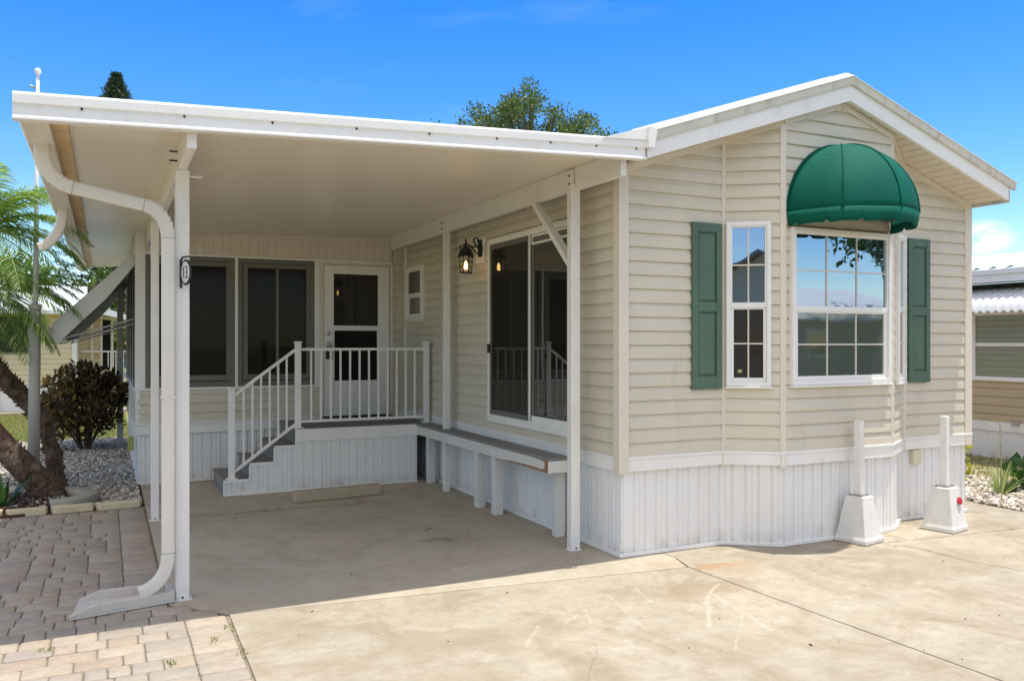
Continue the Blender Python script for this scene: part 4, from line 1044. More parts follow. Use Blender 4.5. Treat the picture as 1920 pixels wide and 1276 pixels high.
# side awning (flat aluminium clamshell on the left wall)
sa = thing('side_awning', 'white aluminium window awning propped out from the left wall of the sunroom', 'awning', (XSL, 5.45, 2.7))
def ap(x, z, y): return (x, y, z)
prof = [(-3.29, 2.74), (-4.05, 1.985), (-4.13, 1.90), (-4.175, 1.83), (-4.185, 1.76), (-4.165, 1.70), (-4.12, 1.665)]
low = [(-4.10, 1.665), (-3.85, 1.93), (-3.60, 2.19), (-3.29, 2.60)]
poly = prof + low
for yw in (5.44, 9.9): m = MB(); m.prism([ap(x, z, yw) for x, z in poly], (0, .008, 0)); m.build('side_wing', 'awnwhite', sa)
m = MB()
P1 = prof; vs = []; fs = []
for (x, z) in P1: vs += [(x - .006, 5.44, z + .005), (x - .006, 9.91, z + .005)]
fs = [(2 * i, 2 * i + 1, 2 * i + 3, 2 * i + 2) for i in range(len(P1) - 1)]; m.add(vs, fs)
cv = m.build('cover', 'awnwhite', sa); s_ = cv.modifiers.new('s', 'SOLIDIFY'); s_.thickness = .006
m = MB()
for i in range(1, 8):
    y = 5.44 + i * .56; m.bar((-3.34, y, 2.67), (-4.12, y, 1.80), .02, .06)
for f in (.3, .55, .8): m.bar((-3.29 - .8 * f, 5.46, 2.69 - .83 * f), (-3.29 - .8 * f, 9.88, 2.69 - .83 * f), .03, .03)
m.build('rib', 'dirtyband', sa)
m = MB()
for y in (5.46, 8.5): m.tube([(-4.12, y, 1.70), (-3.30, y, 1.955)], .011, 8); m.tube([(-4.08, y + .06, 1.66), (-3.30, y + .04, 1.90)], .009, 8)
m.bar((-4.12, 5.45, 1.68), (-4.12, 9.9, 1.68), .03, .05); m.tube([(-3.75, 5.46, 1.82), (-4.0, 8.5, 1.72)], .01, 6)
m.build('support_rod', 'silver', sa)
# utility box and pipe on left wall
ub = thing('utility_box', 'small yellow green plastic box low on the sunroom side wall', 'utility box', (-3.30, 6.0, .3))
m = MB(); m.box(-3.36, -3.29, 5.95, 6.06, .33, .50); m.build('box_body', 'yellowbox', ub, bevel=.008)
m = MB(); m.tube([(-3.33, 6.0, .5), (-3.33, 6.0, .95)], .012, 8); m.build('pipe', 'white', ub)
fp = thing('far_post', 'square white post beyond the far end of the sunroom', 'post', (-3.395, 9.8, 0))
m = MB(); m.box(-3.44, -3.345, 9.76, 9.85, 0, 2.60); m.build('post_shaft', 'post', fp, bevel=.005)
m = MB(); m.tube([(-3.52, 9.80, 2.60), (-3.46, 9.80, 2.56), (-3.40, 9.80, 2.45)], .03, 8); m.build('bracket', 'post', fp)

# ================================================================ DECK AND STEPS
dk = thing('deck_and_steps', 'grey decked landing with four steps and white ribbed sides before the sunroom door', 'deck', (-1.2, 4.6, 0))
YK = 4.10
xs = [-2.446, -2.165, -1.90, -1.66]; zs = [.172, .345, .520, .700]
for i in range(4):
    x1 = xs[i + 1] if i < 3 else -.0
    m = MB(); m.box(xs[i] - .012, x1 + (.012 if i < 3 else -.002), YK + .012, 5.06 if i < 3 else YS - .03, zs[i] - .030, zs[i])
    m.build('tread' if i < 3 else 'platform', 'deckgrey', dk, bevel=.004)
    m = MB(); m.box(xs[i], xs[i] + .02, YK + .014, 5.05, (zs[i - 1] if i else 0.002), zs[i] - .031); m.build('riser', 'deckgrey', dk)
# side skirt panel (stepped)
m = MB()
for i in range(4): ribbed(m, [(xs[i], YK + .006), (xs[i + 1] if i < 3 else -.225, YK + .006)], .012, (zs[i] - .012) if i < 3 else .56, .205, SKP)
ribbed(m, [(-.225, YK + .006), (-.225, 5.2)], .012, .67, .205, SKP, normal_side=1)
m.build('side_panel', 'skirt', dk)
m = MB(); t = .016
for i in range(4):
    x1 = xs[i + 1] if i < 3 else -.225
    if i < 3: m.box(xs[i] - .004, x1 - .004 + .0, YK - .006, YK + .012, zs[i] - .030, zs[i] - .001)
    if i < 3: m.box(x1 - .016, x1 + .004, YK - .005, YK + .011, zs[i] - .001, zs[i + 1] - (.03 if i < 2 else .003))
m.box(xs[0] - .006, xs[0] + .014, YK - .005, YK + .011, .0, zs[0] - .030); m.box(xs[0] + .014, -.222, YK - .005, YK + .011, .0, .022)
m.build('edge_trim', 'white', dk)
m = MB(); m.box(xs[3] + .004, -.222, YK - .009, YK + .011, .555, .692); m.build('rim_board', 'white', dk, bevel=.003)
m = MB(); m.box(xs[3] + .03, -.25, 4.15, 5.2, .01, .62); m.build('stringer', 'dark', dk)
# railing
rl = MB(); rl.box(-1.672, -1.600, YK + .02, YK + .092, .70, 1.665); rail = rl.build('railing_post', 'white', dk, bevel=.005)
def rpost(x0, z0, z1):
    m = MB(); m.box(x0 - .033, x0 + .033, YK + .02, YK + .086, z0, z1); p = m.build('railing_post', 'white', dk, bevel=.005)
    m = MB(); m.box(x0 - .041, x0 + .041, YK + .012, YK + .094, z1, z1 + .02); m.build('post_cap', 'white', p, bevel=.006)
    m = MB(); m.box(x0 - .06, x0 + .06, YK + .005, YK + .10, z0 + .0005, z0 + .012); m.build('post_base', 'white', p, bevel=.003)
    return p
bpy.data.objects.remove(rail)
rpost(-2.357, .172, 1.155); rpost(-1.636, .70, 1.668); rpost(-.092, .70, 1.668)
yr = YK + .053
m = MB(); m.box(-1.60, -.125, yr - .018, yr + .018, 1.582, 1.612); lv = m.build('landing_railing', 'white', dk, bevel=.003)
m = MB(); m.box(-1.60, -.125, yr - .018, yr + .018, .762, .792); m.build('bottom_rail', 'white', lv, bevel=.003)
for i in range(12):
    x = -1.60 + (1.475) * (i + 1) / 13 + .0; m = MB(); m.box(x - .010, x + .010, yr - .010, yr + .010, .79, 1.584); m.build('baluster', 'white', lv)
a0, a1 = Vector((-2.325, yr, 1.10)), Vector((-1.668, yr, 1.590)); b0, b1 = Vector((-2.325, yr, .255)), Vector((-1.668, yr, .745))
m = MB(); m.bar(a0, a1, .036, .032); st = m.build('stair_railing', 'white', dk, bevel=.003)
m = MB(); m.bar(b0, b1, .036, .032); m.build('bottom_rail', 'white', st, bevel=.003)
for i in range(6):
    f = (i + 1) / 7; p = a0.lerp(a1, f); q = b0.lerp(b1, f); m = MB(); m.box(p.x - .010, p.x + .010, yr - .010, yr + .010, q.z, p.z); m.build('baluster', 'white', st)
m = MB(); m.tube([(-1.60, YK + .02, 1.52), (-1.598, YK + .01, 1.50), (-1.58, YK + .012, 1.485), (-1.56, YK + .02, 1.49)], .006, 6); m.build('hook', 'black', dk)

# walkway ledge
wk = thing('side_walkway', 'narrow grey plank walkway with peeling white fascia under the sliding door', 'walkway', (-.11, 0, 0))
m = MB(); m.box(-.235, -.028, .74, 4.10, .672, .700); m.build('walk_board', 'deckgrey', wk, bevel=.004)
m = MB()
n = 40; 
m.box(-.232, -.212, .752, 4.098, .570, .672); m.build('fascia_board', 'peel', wk, bevel=.002)
m = MB(); m.box(-.236, -.030, .735, .752, .570, .671); m.build('end_board', 'white', wk, bevel=.002)
for (x, y, w, d) in ((-.175, 2.33, .09, .09), (-.168, 1.92, .09, .09), (-.075, .86, .085, .085), (-.11, 3.94, .085, .085), (-.105, 4.02, .03, .03)):
    if w < .05: continue
    m = MB(); m.box(x - w / 2, x + w / 2, y - d / 2, y + d / 2, .002, .672 if x > -.12 else .5695); m.build('leg', 'pedestal', wk, bevel=.004)
# parking stop
ps = MB(); ps.prism([(-1.83, 3.33, .001), (-.86, 3.43, .001), (-.872, 3.56, .001), (-1.842, 3.46, .001)], (0, 0, .115))
tag(ps.build('parking_stop', 'stopper', bevel=.018, seg=3), 'low tan concrete parking stop on the slab in front of the deck side', 'parking stop')

# ================================================================ WALL LANTERN
ln = thing('wall_lantern', 'lit black coach lantern on a white block beside the sliding door', 'wall lantern', (0, 2.62, 2.55))
m = MB(); m.box(-.045, .0, 2.555, 2.745, 2.515, 2.790); m.build('mounting_block', 'white', ln, bevel=.008)
LX, LY = -.215, 2.60
m = MB(); m.lathe((-.045, LY, 2.665), [(.055, 0), (.052, .012), (.030, .022)], 20, (-1, 0, 0)); bp = m.build('back_plate', 'black', ln); bp.scale = (1, 1, 1)
m = MB(); m.box(-.062, -.044, LY - .045, LY + .045, 2.575, 2.755)
m.build('back_plate', 'black', ln, bevel=.018, seg=3)
m = MB()
m.tube(smoothpath([(-.06, LY, 2.655), (-.10, LY, 2.70), (-.125, LY, 2.745), (-.10, LY, 2.775), (-.075, LY, 2.755), (-.085, LY, 2.73)]), .008, 8)
m.tube(smoothpath([(-.09, LY, 2.69), (-.14, LY, 2.675), (-.18, LY, 2.695), (LX, LY, 2.70), (-.26, LY, 2.685), (-.285, LY, 2.665), (-.27, LY, 2.65)]), .008, 8)
m.tube(smoothpath([(-.06, LY, 2.60), (-.10, LY, 2.62), (-.14, LY, 2.66), (-.18, LY, 2.69)]), .007, 8)
m.lathe((LX, LY, 2.69), [(.010, 0), (.018, .012), (.008, .03), (.012, .045), (.003, .075)], 12)
m.build('scroll_arm', 'black', ln, smooth=True)
m = MB(); m.lathe((LX, LY, 2.575), [(.088, -.006), (.090, 0), (.080, .012), (.072, .045), (.054, .078), (.028, .10), (.012, .115)], 24); m.build('lamp_cap', 'black', ln, smooth=True)
m = MB(); 
for k in range(8):
    a = k / 8 * 6.2832; m.tube([(LX + .078 * math.cos(a), LY + .078 * math.sin(a), 2.572), (LX + .064 * math.cos(a), LY + .064 * math.sin(a), 2.405)], .0045, 6)
for z, r in ((2.52, .0745), (2.465, .070)): m.tube([(LX + r * math.cos(a / 24 * 6.2832), LY + r * math.sin(a / 24 * 6.2832), z) for a in range(25)], .003, 6)
m.lathe((LX, LY, 2.398), [(.060, 0), (.068, .004), (.068, .012), (.060, .014)], 20); m.build('cage', 'black', ln)
m = MB(); m.tube([(LX, LY, 2.57), (LX, LY, 2.412)], [.070, .058], 16, False); m.build('lamp_glass', 'lampglass', ln, smooth=True)
m = MB(); m.lathe((LX, LY, 2.44), [(.004, 0), (.016, .012), (.020, .03), (.016, .05), (.008, .075), (.002, .09)], 14); m.build('bulb', 'bulb', ln, smooth=True)
m = MB(); m.lathe((LX, LY, 2.412), [(.012, 0), (.012, .03)], 10); m.build('candle_socket', 'trim', ln)

# ================================================================ PEDESTALS WITH POSTS
def pedestal(cx, cy, lab, red):
    p = thing('pedestal_post', lab, 'post', (cx, cy, 0), 'white posts on concrete pedestals before the bay')
    m = MB(); b, t, h = .145, .085, .385
    rot = R(12)
    def q(u, v, z): return (cx + u * math.cos(rot) - v * math.sin(rot), cy + u * math.sin(rot) + v * math.cos(rot), z)
    lv = [(b, 0), (b, .035), (b * .93, .06), (t * 1.03, h - .03), (t, h)]
    vs = []
    for r, z in lv:
        for s1, s2 in ((-1, -1), (1, -1), (1, 1), (-1, 1)): vs.append(q(s1 * r, s2 * r, z + .001))
    fs = [(3, 2, 1, 0), (16, 17, 18, 19)]
    for i in range(4):
        for k in range(4): a = i * 4 + k; c = i * 4 + (k + 1) % 4; fs.append((a, c, c + 4, a + 4))
    m.add(vs, fs); m.build('pedestal', 'pedestal', p, bevel=.012, seg=3)
    m = MB(); m.prism([q(u, v, h + .001) for u, v in ((-.07, -.06), (.07, -.06), (.07, .06), (-.07, .06))], (0, 0, .006)); m.build('flange', 'silver', p)
    m = MB()
    for u, v in ((-.055, -.04), (.055, -.04), (.055, .045), (-.055, .045)): m.lathe(q(u, v, h + .007), [(.008, 0), (.008, .007), (.004, .014)], 6)
    m.build('nut', 'silver', p)
    m = MB(); m.prism([q(u, v, h + .007) for u, v in ((-.03, -.03), (.03, -.03), (.03, .03), (-.03, .03))], (0, 0, 1.01 - h)); m.build('post_shaft', 'post', p, bevel=.005)
    if red:
        c = Vector(q(.035, -.118, .27)); nn = (Vector(q(0, -1, 0)) - Vector(q(0, 0, 0)) + Vector((0, 0, .24))).normalized()
        m = MB(); m.lathe(c, [(.033, -.008), (.033, .004), (.026, .008)], 20, nn); m.build('reflector', 'red', p)
pedestal(2.13, -.40, 'white pedestal post nearest the bay window centre, without reflector', False)
pedestal(3.175, -.42, 'white pedestal post with the red reflector, near the home right corner', True)

# ================================================================ PLANTS
def frond_mesh(V, F, origin, az, el, L, droop, nl=36, ll=.30, lw=.009, twist=0.0, sag=.35, color=None):
    o = Vector(origin); d = Vector((math.cos(az) * math.cos(el), math.sin(az) * math.cos(el), math.sin(el)))
    side0 = Vector((-math.sin(az), math.cos(az), 0)); pts = []; p = o.copy(); n = 24; dirs = []
    for i in range(n + 1):
        pts.append(p.copy()); dirs.append(d.copy()); p = p + d * (L / n); d = (d + Vector((0, 0, -droop / n))).normalized()
    b = len(V)
    for i, q in enumerate(pts):
        r = .010 * (1 - i / (n + 1)) + .002; up = side0.cross(dirs[i]).normalized()
        V += [q + side0 * r, q + up * r, q - side0 * r]
    for i in range(n):
        for k in range(3): a = b + i * 3 + k; c = b + i * 3 + (k + 1) % 3; F.append((a, c, c + 3, a + 3))
    for i in range(nl):
        t = .12 + .88 * (i + .5) / nl; x = t * n; k = min(n - 1, int(x)); q = pts[k].lerp(pts[k + 1], x - k); dd = dirs[k]; up = side0.cross(dd).normalized()
        if up.z < 0: up = -up
        l = ll * (math.sin(math.pi * min(1, .18 + t * .80)) ** .6) * random.uniform(.85, 1.1)
        for s in (-1, 1):
            ax = (side0 * s * random.uniform(.85, 1) + dd * (.35 + .6 * t) + up * random.uniform(.10, .35)).normalized()
            q1 = q + ax * l * .5 + Vector((0, 0, -sag * l * .12)); ax2 = (ax + Vector((0, 0, -sag * 1.3))).normalized(); q2 = q1 + ax2 * l * .5
            wv = (dd + up * .3).normalized() * lw; bb = len(V)
            V += [q - wv * .5, q + wv * .5, q1 + wv, q1 - wv, q2]
            F.append((bb, bb + 1, bb + 2, bb + 3)); F.append((bb + 3, bb + 2, bb + 4, bb + 4))
def quadfix(F): return [f if f[2] != f[3] else f[:3] for f in F]
def crown(name, parent, c, specs, mat='palmleaf'):
    V = []; F = []
    for s in specs: frond_mesh(V, F, c, **s)
    m = MB(); m.v = [tuple(v) for v in V]; m.f = [f if f[2] != f[3] else f[:3] for f in F]
    return m.build(name, mat, parent)
def rough_trunk(path, rad, parent, name='trunk', spikes=620):
    P = smoothpath(path, 8); m = MB(); n = 18; R_ = np.interp(np.linspace(0, 1, len(P)), np.linspace(0, 1, len(rad)), rad)
    m.tube(P, [r * random.uniform(.93, 1.05) for r in R_], n)
    for i, v in enumerate(m.v): m.v[i] = (v[0] + random.uniform(-.008, .008), v[1] + random.uniform(-.008, .008), v[2] + random.uniform(-.008, .008))
    for k in range(spikes):
        i = random.randrange(1, len(P) - 1); t = (P[i + 1] - P[i - 1]).normalized(); u = t.orthogonal().normalized(); u = Matrix.Rotation(random.random() * 6.283, 3, t) @ u
        c = P[i] + u * R_[i] * .9; w = t.cross(u); s = random.uniform(.014, .040)
        tip = c + u * s * random.uniform(.9, 1.5) + t * s * random.uniform(.5, 1.1)
        m.add([c - w * s * .7 - t * s * .5, c + w * s * .7 - t * s * .5, c + w * s * .35 + t * s * .5, c - w * s * .35 + t * s * .5, tip], [(0, 1, 4), (1, 2, 4), (2, 3, 4), (3, 0, 4)])
    return m.build(name, 'palmbark', parent)
def palm(lab, path, rad, c, specs, loc):
    p = thing('palm_tree', lab, 'palm tree', loc, 'leaning palms at the left edge')
    rough_trunk(path, rad, p); crown('crown', p, c, specs)
def fan(n, az0, az1, el0, el1, L=(1.0, 1.3), droop=(1.1, 1.7), **k):
    return [dict(az=R(az0 + (az1 - az0) * (i + random.random() * .6) / n), el=R(random.uniform(el0, el1)), L=random.uniform(*L), droop=random.uniform(*droop), **k) for i in range(n)]
cA = (-4.80, 4.95, 2.85)
palm('palm with the thicker low trunk leaning left out of the photo', [(-4.12, 4.62, .0), (-4.19, 4.62, .15), (-4.38, 4.62, .38), (-4.62, 4.65, .68), (-4.87, 4.72, 1.05), (-4.97, 4.82, 1.5), (-4.90, 4.92, 2.1), cA],
     [.165, .15, .13, .12, .115, .10, .085, .07], cA, fan(20, -180, 180, -10, 75, ll=.30, nl=36, sag=.55, lw=.0085) + fan(11, -80, 60, 0, 55, L=(1.1, 1.4), ll=.33, nl=40, sag=.55, lw=.0085), (-4.12, 4.62, 0))
cB = (-4.90, 5.65, 2.22)
palm('palm with the thinner curving trunk that rises behind the low one', [(-4.08, 5.20, .0), (-4.12, 5.35, .25), (-4.166, 5.5, .458), (-4.273, 5.6, .79), (-4.483, 5.7, 1.07), (-4.70, 5.7, 1.32), (-4.86, 5.7, 1.65), cB],
     [.095, .08, .078, .085, .10, .105, .09, .07], cB, fan(20, -180, 180, -30, 60, L=(1.0, 1.2), ll=.28, nl=36, sag=.55, lw=.0085) + fan(13, -70, 60, -20, 45, L=(1.1, 1.3), ll=.32, nl=40, sag=.6, lw=.0085), (-4.08, 5.20, 0))

def leaves(V, F, c, r, n, size, aspect=.5, up=.3, flat=(1, 1, 1), shell=.35):
    """leaf clump around c"""
    c = np.array(c); d = rng.normal(size=(n, 3)); d /= np.linalg.norm(d, axis=1)[:, None]
    rad = (shell + (1 - shell) * rng.random(n) ** .5)[:, None]; P = c + d * rad * r * np.array(flat)
    a = rng.normal(size=(n, 3)) * .8 + d * .9 + np.array([0, 0, up]); a /= np.linalg.norm(a, axis=1)[:, None]
    b = np.cross(a, rng.normal(size=(n, 3))); b /= np.linalg.norm(b, axis=1)[:, None]
    s = size * (.6 + .8 * rng.random((n, 1))); nn = np.cross(a, b)
    p0 = P; p1 = P + a * s * .5 + b * s * aspect * .5; p2 = P + a * s - nn * s * .12; p3 = P + a * s * .5 - b * s * aspect * .5
    base = sum(len(x) for x in V); V.append(np.stack([p0, p1, p2, p3], 1).reshape(-1, 3)); F.append(np.arange(4 * n).reshape(-1, 4) + base)
def clumpmesh(name, clumps, mat, parent, **k):
    V = []; F = []
    for (c, r, n, s) in clumps: leaves(V, F, c, r, n, s, **k)
    return npmesh(name, np.concatenate(V), np.concatenate(F), mat, parent)
# bronze shrub
bs = thing('bronze_shrub', 'rounded dark bronze leaved shrub in gravel beside the sunroom wall', 'shrub', (-3.9, 9.2, 0))
cl = []
for i in range(190):
    a = random.random() * 6.283; e = math.asin(random.uniform(-.8, 1)); rr_ = random.uniform(.5, 1.0) * (1 + .22 * math.sin(a * 3 + 1) * math.cos(e * 2))
    x = -3.90 + .56 * rr_ * math.cos(a) * math.cos(e) - .10 * (e < .3); y = 9.2 + .6 * rr_ * math.sin(a) * math.cos(e); z = .62 + .52 * rr_ * math.sin(e) + random.uniform(-.05, .12)
    cl.append(((x, y, max(.15, z)), random.uniform(.05, .12), 22, .10))
for (dx, dz) in ((-.50, 1.02), (-.30, 1.17), (-.05, 1.30), (.12, 1.22), (.40, 1.15), (-.60, .80), (-.62, .55), (.5, .95), (-.5, .35), (.0, 1.18), (.28, 1.05)):
    for k in range(5): cl.append(((-3.90 + dx + random.uniform(-.08, .08), 9.15 + random.uniform(-.2, .2), dz + random.uniform(-.07, .05)), .07, 18, .11))
clumpmesh('foliage', cl, 'bushleaf', bs, aspect=.38, up=.8, shell=.1)
m = MB()
for i in range(26):
    a = random.random() * 6.283; r = random.uniform(.2, .5); m.tube([(-3.9 + .05 * math.cos(a), 9.2 + .05 * math.sin(a), 0), (-3.9 + r * .5 * math.cos(a), 9.2 + r * .5 * math.sin(a), .3), (-3.9 + r * math.cos(a), 9.2 + r * math.sin(a), random.uniform(.6, 1.0))], [.014, .010, .004], 6)
m.build('stem', 'bark', bs)

def blade_plant(name, lab, cat, c, n, L, w, mat, spread=.9, stalk=0, group=None, curl=1.2):
    p = thing(name, lab, cat, c, group); m = MB()
    for i in range(n):
        a = random.random() * 6.283; e = R(random.uniform(35, 88)); l = L * random.uniform(.6, 1.1); d = Vector((math.cos(a) * math.cos(e) * spread, math.sin(a) * math.cos(e) * spread, math.sin(e))).normalized()
        q = Vector(c) + Vector((math.cos(a), math.sin(a), 0)) * .015; s = Vector((-math.sin(a), math.cos(a), 0)); vs = []
        for k in range(7):
            ww = w * math.sin(math.pi * (.15 + .85 * k / 6.0)) + .001; vs += [q + s * ww, q - s * ww]; q = q + d * l / 6; d = (d + Vector((0, 0, -curl / 6)) * (k / 5)).normalized()
        m.add(vs, [(2 * k, 2 * k + 1, 2 * k + 3, 2 * k + 2) for k in range(6)])
    m.build('leaves', mat, p)
    if stalk:
        m = MB(); c_ = Vector(c)
        m.tube([c_, c_ + Vector((.01, 0, stalk * .5)), c_ + Vector((.0, .01, stalk))], [.008, .006, .003], 6)
        for k in range(10): q = c_ + Vector((0, .008, stalk * (.55 + .045 * k))); a = k * 2.4; m.tube([q, q + Vector((math.cos(a) * .03, math.sin(a) * .03, .045))], [.003, .001], 4)
        m.build('flower_stalk', 'bladeleaf', p)
blade_plant('striped_grass_plant', 'variegated clump with a tall thin flower stalk in pale gravel', 'plant', (5.14, .38, .01), 46, .40, .008, 'bladeleaf', stalk=.80)
blade_plant('strap_leaf_plant', 'dark green strap leaved plant at the base of the left palm', 'plant', (-4.52, 4.2, .04), 16, .42, .022, 'deepleaf', curl=.8)
ht = thing('broad_leaf_plant', 'broad bright green leaved plant at the right edge by the gravel', 'plant', (5.62, .42, 0))
V = []; F = []; leaves(V, F, (5.62, .42, .16), .22, 46, .22, .75, .6, (1, 1, .6), .1)
npmesh('leaves', np.concatenate(V), np.concatenate(F), 'deepleaf', ht)
ly = thing('lime_shrub', 'small yellow green shrub just past the home right corner', 'shrub', (5.35, 1.05, 0))
clumpmesh('foliage', [((5.30 + random.uniform(-.13, .13), 1.05 + random.uniform(-.1, .1), .10 + .42 * random.random()), .07, 24, .07) for _ in range(18)], 'limeleaf', ly, aspect=.5, up=.5, shell=.1)
m = MB(); m.tube([(5.3, 1.05, 0), (5.3, 1.05, .35)], [.012, .006], 6); m.build('stem', 'bark', ly)
# ground weeds at paver joints
V = []; F = []
for (x, y) in ((-3.05, -.55), (-3.3, -.8), (-2.95, -.35), (-3.6, -1.1), (-4.3, .35), (-2.93, -1.3), (-3.9, -.3), (-2.94, -.8), (-4.05, -1.0)): leaves(V, F, (x, y, .006), .03, 16, .022, .4, .8, (1, 1, .3), .1)
tag(npmesh('joint_weeds', np.concatenate(V), np.concatenate(F), 'grassblade'), 'tiny weeds in the joints of the pavers', 'weeds', kind='stuff')

def deb(n):
    p = rect(-2.9, 4.4, -2.8, 3.6)(n); return p[(p[:, 0] < -.3) | (p[:, 1] < -.5)]
tag(stones('driveway_debris', 90, deb, (.004, .010), 'mulch', .002, .3, .001), 'tiny dry leaf and twig bits scattered over the concrete', 'debris', kind='stuff')
# trees behind --------------------------------------------------------
def branchy(m, p, d, L, r, depth, tips):
    q = p + d * L; mid = p + d * L * .5 + Vector((random.uniform(-1, 1), random.uniform(-1, 1), 0)) * L * .06
    m.tube([p, mid, q], [r, r * .85, r * .7], 8)
    if depth == 0: tips.append(q); return
    for k in range(3 if depth > 1 else 2):
        a = random.random() * 6.283; dd = (d + Vector((math.cos(a), math.sin(a), random.uniform(-.1, .4))) * random.uniform(.5, .9)).normalized()
        branchy(m, q, dd, L * random.uniform(.6, .8), r * .6, depth - 1, tips)
def tree(name, lab, cat, base, trunkh, r0, clumps, mat, aspect=.5, depth=3, group=None):
    t = thing(name, lab, cat, base, group); m = MB(); tips = []; random.seed(int(abs(base[0] * 7 + base[1] * 13)))
    branchy(m, Vector(base), Vector((0, 0, 1)), trunkh, r0, depth, tips)
    for c, r, n, s in clumps[::3]: m.tube([Vector(base) + Vector((0, 0, trunkh)), Vector(c)], [r0 * .3, .02], 5)
    m.build('trunk', 'bark', t); clumpmesh('crown', clumps, mat, t, aspect=aspect, up=.2, shell=.15); return t
random.seed(21)
def U(px, y, d):   # helper: direction table evaluated once for the far trees (metres)
    return None
oc = []
fx, fy = .4357, .9001
def far(rx, up, dist):
    return (-3.601 + dist * (fx + rx * fy), -5.502 + dist * (fy - rx * fx), 1.68 + dist * up)
# (right tangent, up tangent, spread) of the leafy masses seen over the roof
for (rx, up, sr_, n) in ((-.012, .245, .024, 20), (-.03, .27, .020, 14), (.0, .275, .018, 14), (.010, .292, .014, 10), (.022, .300, .010, 7), (.033, .29, .009, 5), (.06, .255, .018, 12), (.080, .262, .014, 9), (.057, .277, .008, 5), (.092, .272, .007, 4), (.10, .25, .016, 9), (.117, .245, .006, 4), (-.045, .245, .018, 12), (-.078, .252, .005, 3), (.03, .25, .022, 16), (.05, .22, .05, 26), (-.02, .21, .05, 26), (.09, .215, .04, 18), (-.06, .205, .05, 20), (.02, .17, .07, 30)):
    for k in range(int(n * 1.5)):
        dd = random.uniform(23.5, 28)
        oc.append((far(rx - .006 + random.gauss(0, sr_ * .55), up - .008 + random.gauss(0, sr_ * .40), dd), random.uniform(.18, .42), 75, .095))
b = far(.02, 0, 26)
tree('oak_tree', 'large leafy green oak tree rising behind the carport roof', 'tree', (b[0], b[1], 0), 3.6, .32, oc, 'oakleaf')
# norfolk pine
pn = thing('norfolk_pine', 'dark pointed pine top seen over the carport roof at left', 'tree', (far(-.472, 0, 45)[0], far(-.472, 0, 45)[1], 0))
bx, by, _ = far(-.472, 0, 45)
m = MB(); m.tube([(bx, by, 0), (bx, by, 16.0)], [.3, .03], 8); m.build('trunk', 'bark', pn)
V = []; F = []
z = 15.9; L = .12
while z > 3:
    k = 0
    for j in range(9):
        a = j / 9 * 6.283 + z; 
        for q in range(int(3 + L * 5)):
            t = (q + .5) / int(3 + L * 5); leaves(V, F, (bx + math.cos(a) * L * t, by + math.sin(a) * L * t, z + .10 * t * t * L + .02), .13, 22 if L < 2 else 10, .20, .25, .4, (1, 1, .55), .1)
    z -= .24 + L * .10; L = min(3.0, L + .14)
npmesh('crown', np.concatenate(V), np.concatenate(F), 'pineleaf', pn)
# bushes/trees at the far left gap
def simpletree(name, lab, cat, base, h, w, mat, n=60, s=.2, group=None):
    cl = []
    for i in range(n):
        a = random.random() * 6.283; e = random.uniform(-.5, 1.5); r = random.uniform(.5, 1)
        cl.append(((base[0] + w * r * math.cos(a) * math.cos(e), base[1] + w * r * math.sin(a) * math.cos(e), h * .58 + h * .40 * r * math.sin(e)), w * .26, 60, s))
    tree(name, lab, cat, base, h * .30, .06 * w + .05, cl, mat, depth=2, group=group)
b = far(-.468, 0, 30); simpletree('flowering_shrub', 'green shrub with orange blooms beyond the white porch rail', 'shrub', (b[0], b[1], 0), 2.3, 1.2, 'hedgeleaf', 50, .16)
b = far(-.475, 0, 42); simpletree('background_tree', 'green tree seen in the gap left of the sunroom windows', 'tree', (b[0], b[1], 0), 5.2, 2.2, 'oakleaf', 90, .25)
b = far(-.60, 0, 38); simpletree('background_tree', 'green tree behind the roof of the pale yellow neighbour house', 'tree', (b[0], b[1], 0), 5.4, 2.2, 'deepleaf', 80, .25)

# ================================================================ FLAG POLE
PX, PY = -4.31, 5.20
fpz = thing('tall_pole', 'tall grey telescoping pole with white ball, standing between the two palm trunks', 'pole', (PX, PY, 0))
m = MB(); m.tube([(PX - .02, PY, 0), (PX, PY, 2.09)], [.062, .056], 16); m.build('lower_section', 'pole', fpz, smooth=True)
m = MB(); m.tube([(PX, PY, 2.09), (PX + .025, PY, 4.64)], [.030, .017], 12); m.build('upper_section', 'awnwhite', fpz, smooth=True)
m = MB(); m.lathe((PX + .025, PY, 4.69), [(.004, -.04), (.026, -.028), (.036, 0), (.026, .028), (.004, .04)], 16); m.build('ball', 'awnwhite', fpz, smooth=True)
m = MB(); m.tube([(PX + .025, PY, 4.50), (PX - .05, PY, 4.52)], .013, 8); m.build('truck', 'silver', fpz)
m = MB(); m.lathe((PX, PY, 2.05), [(.064, 0), (.064, .05)], 16); m.build('collar', 'pole', fpz)

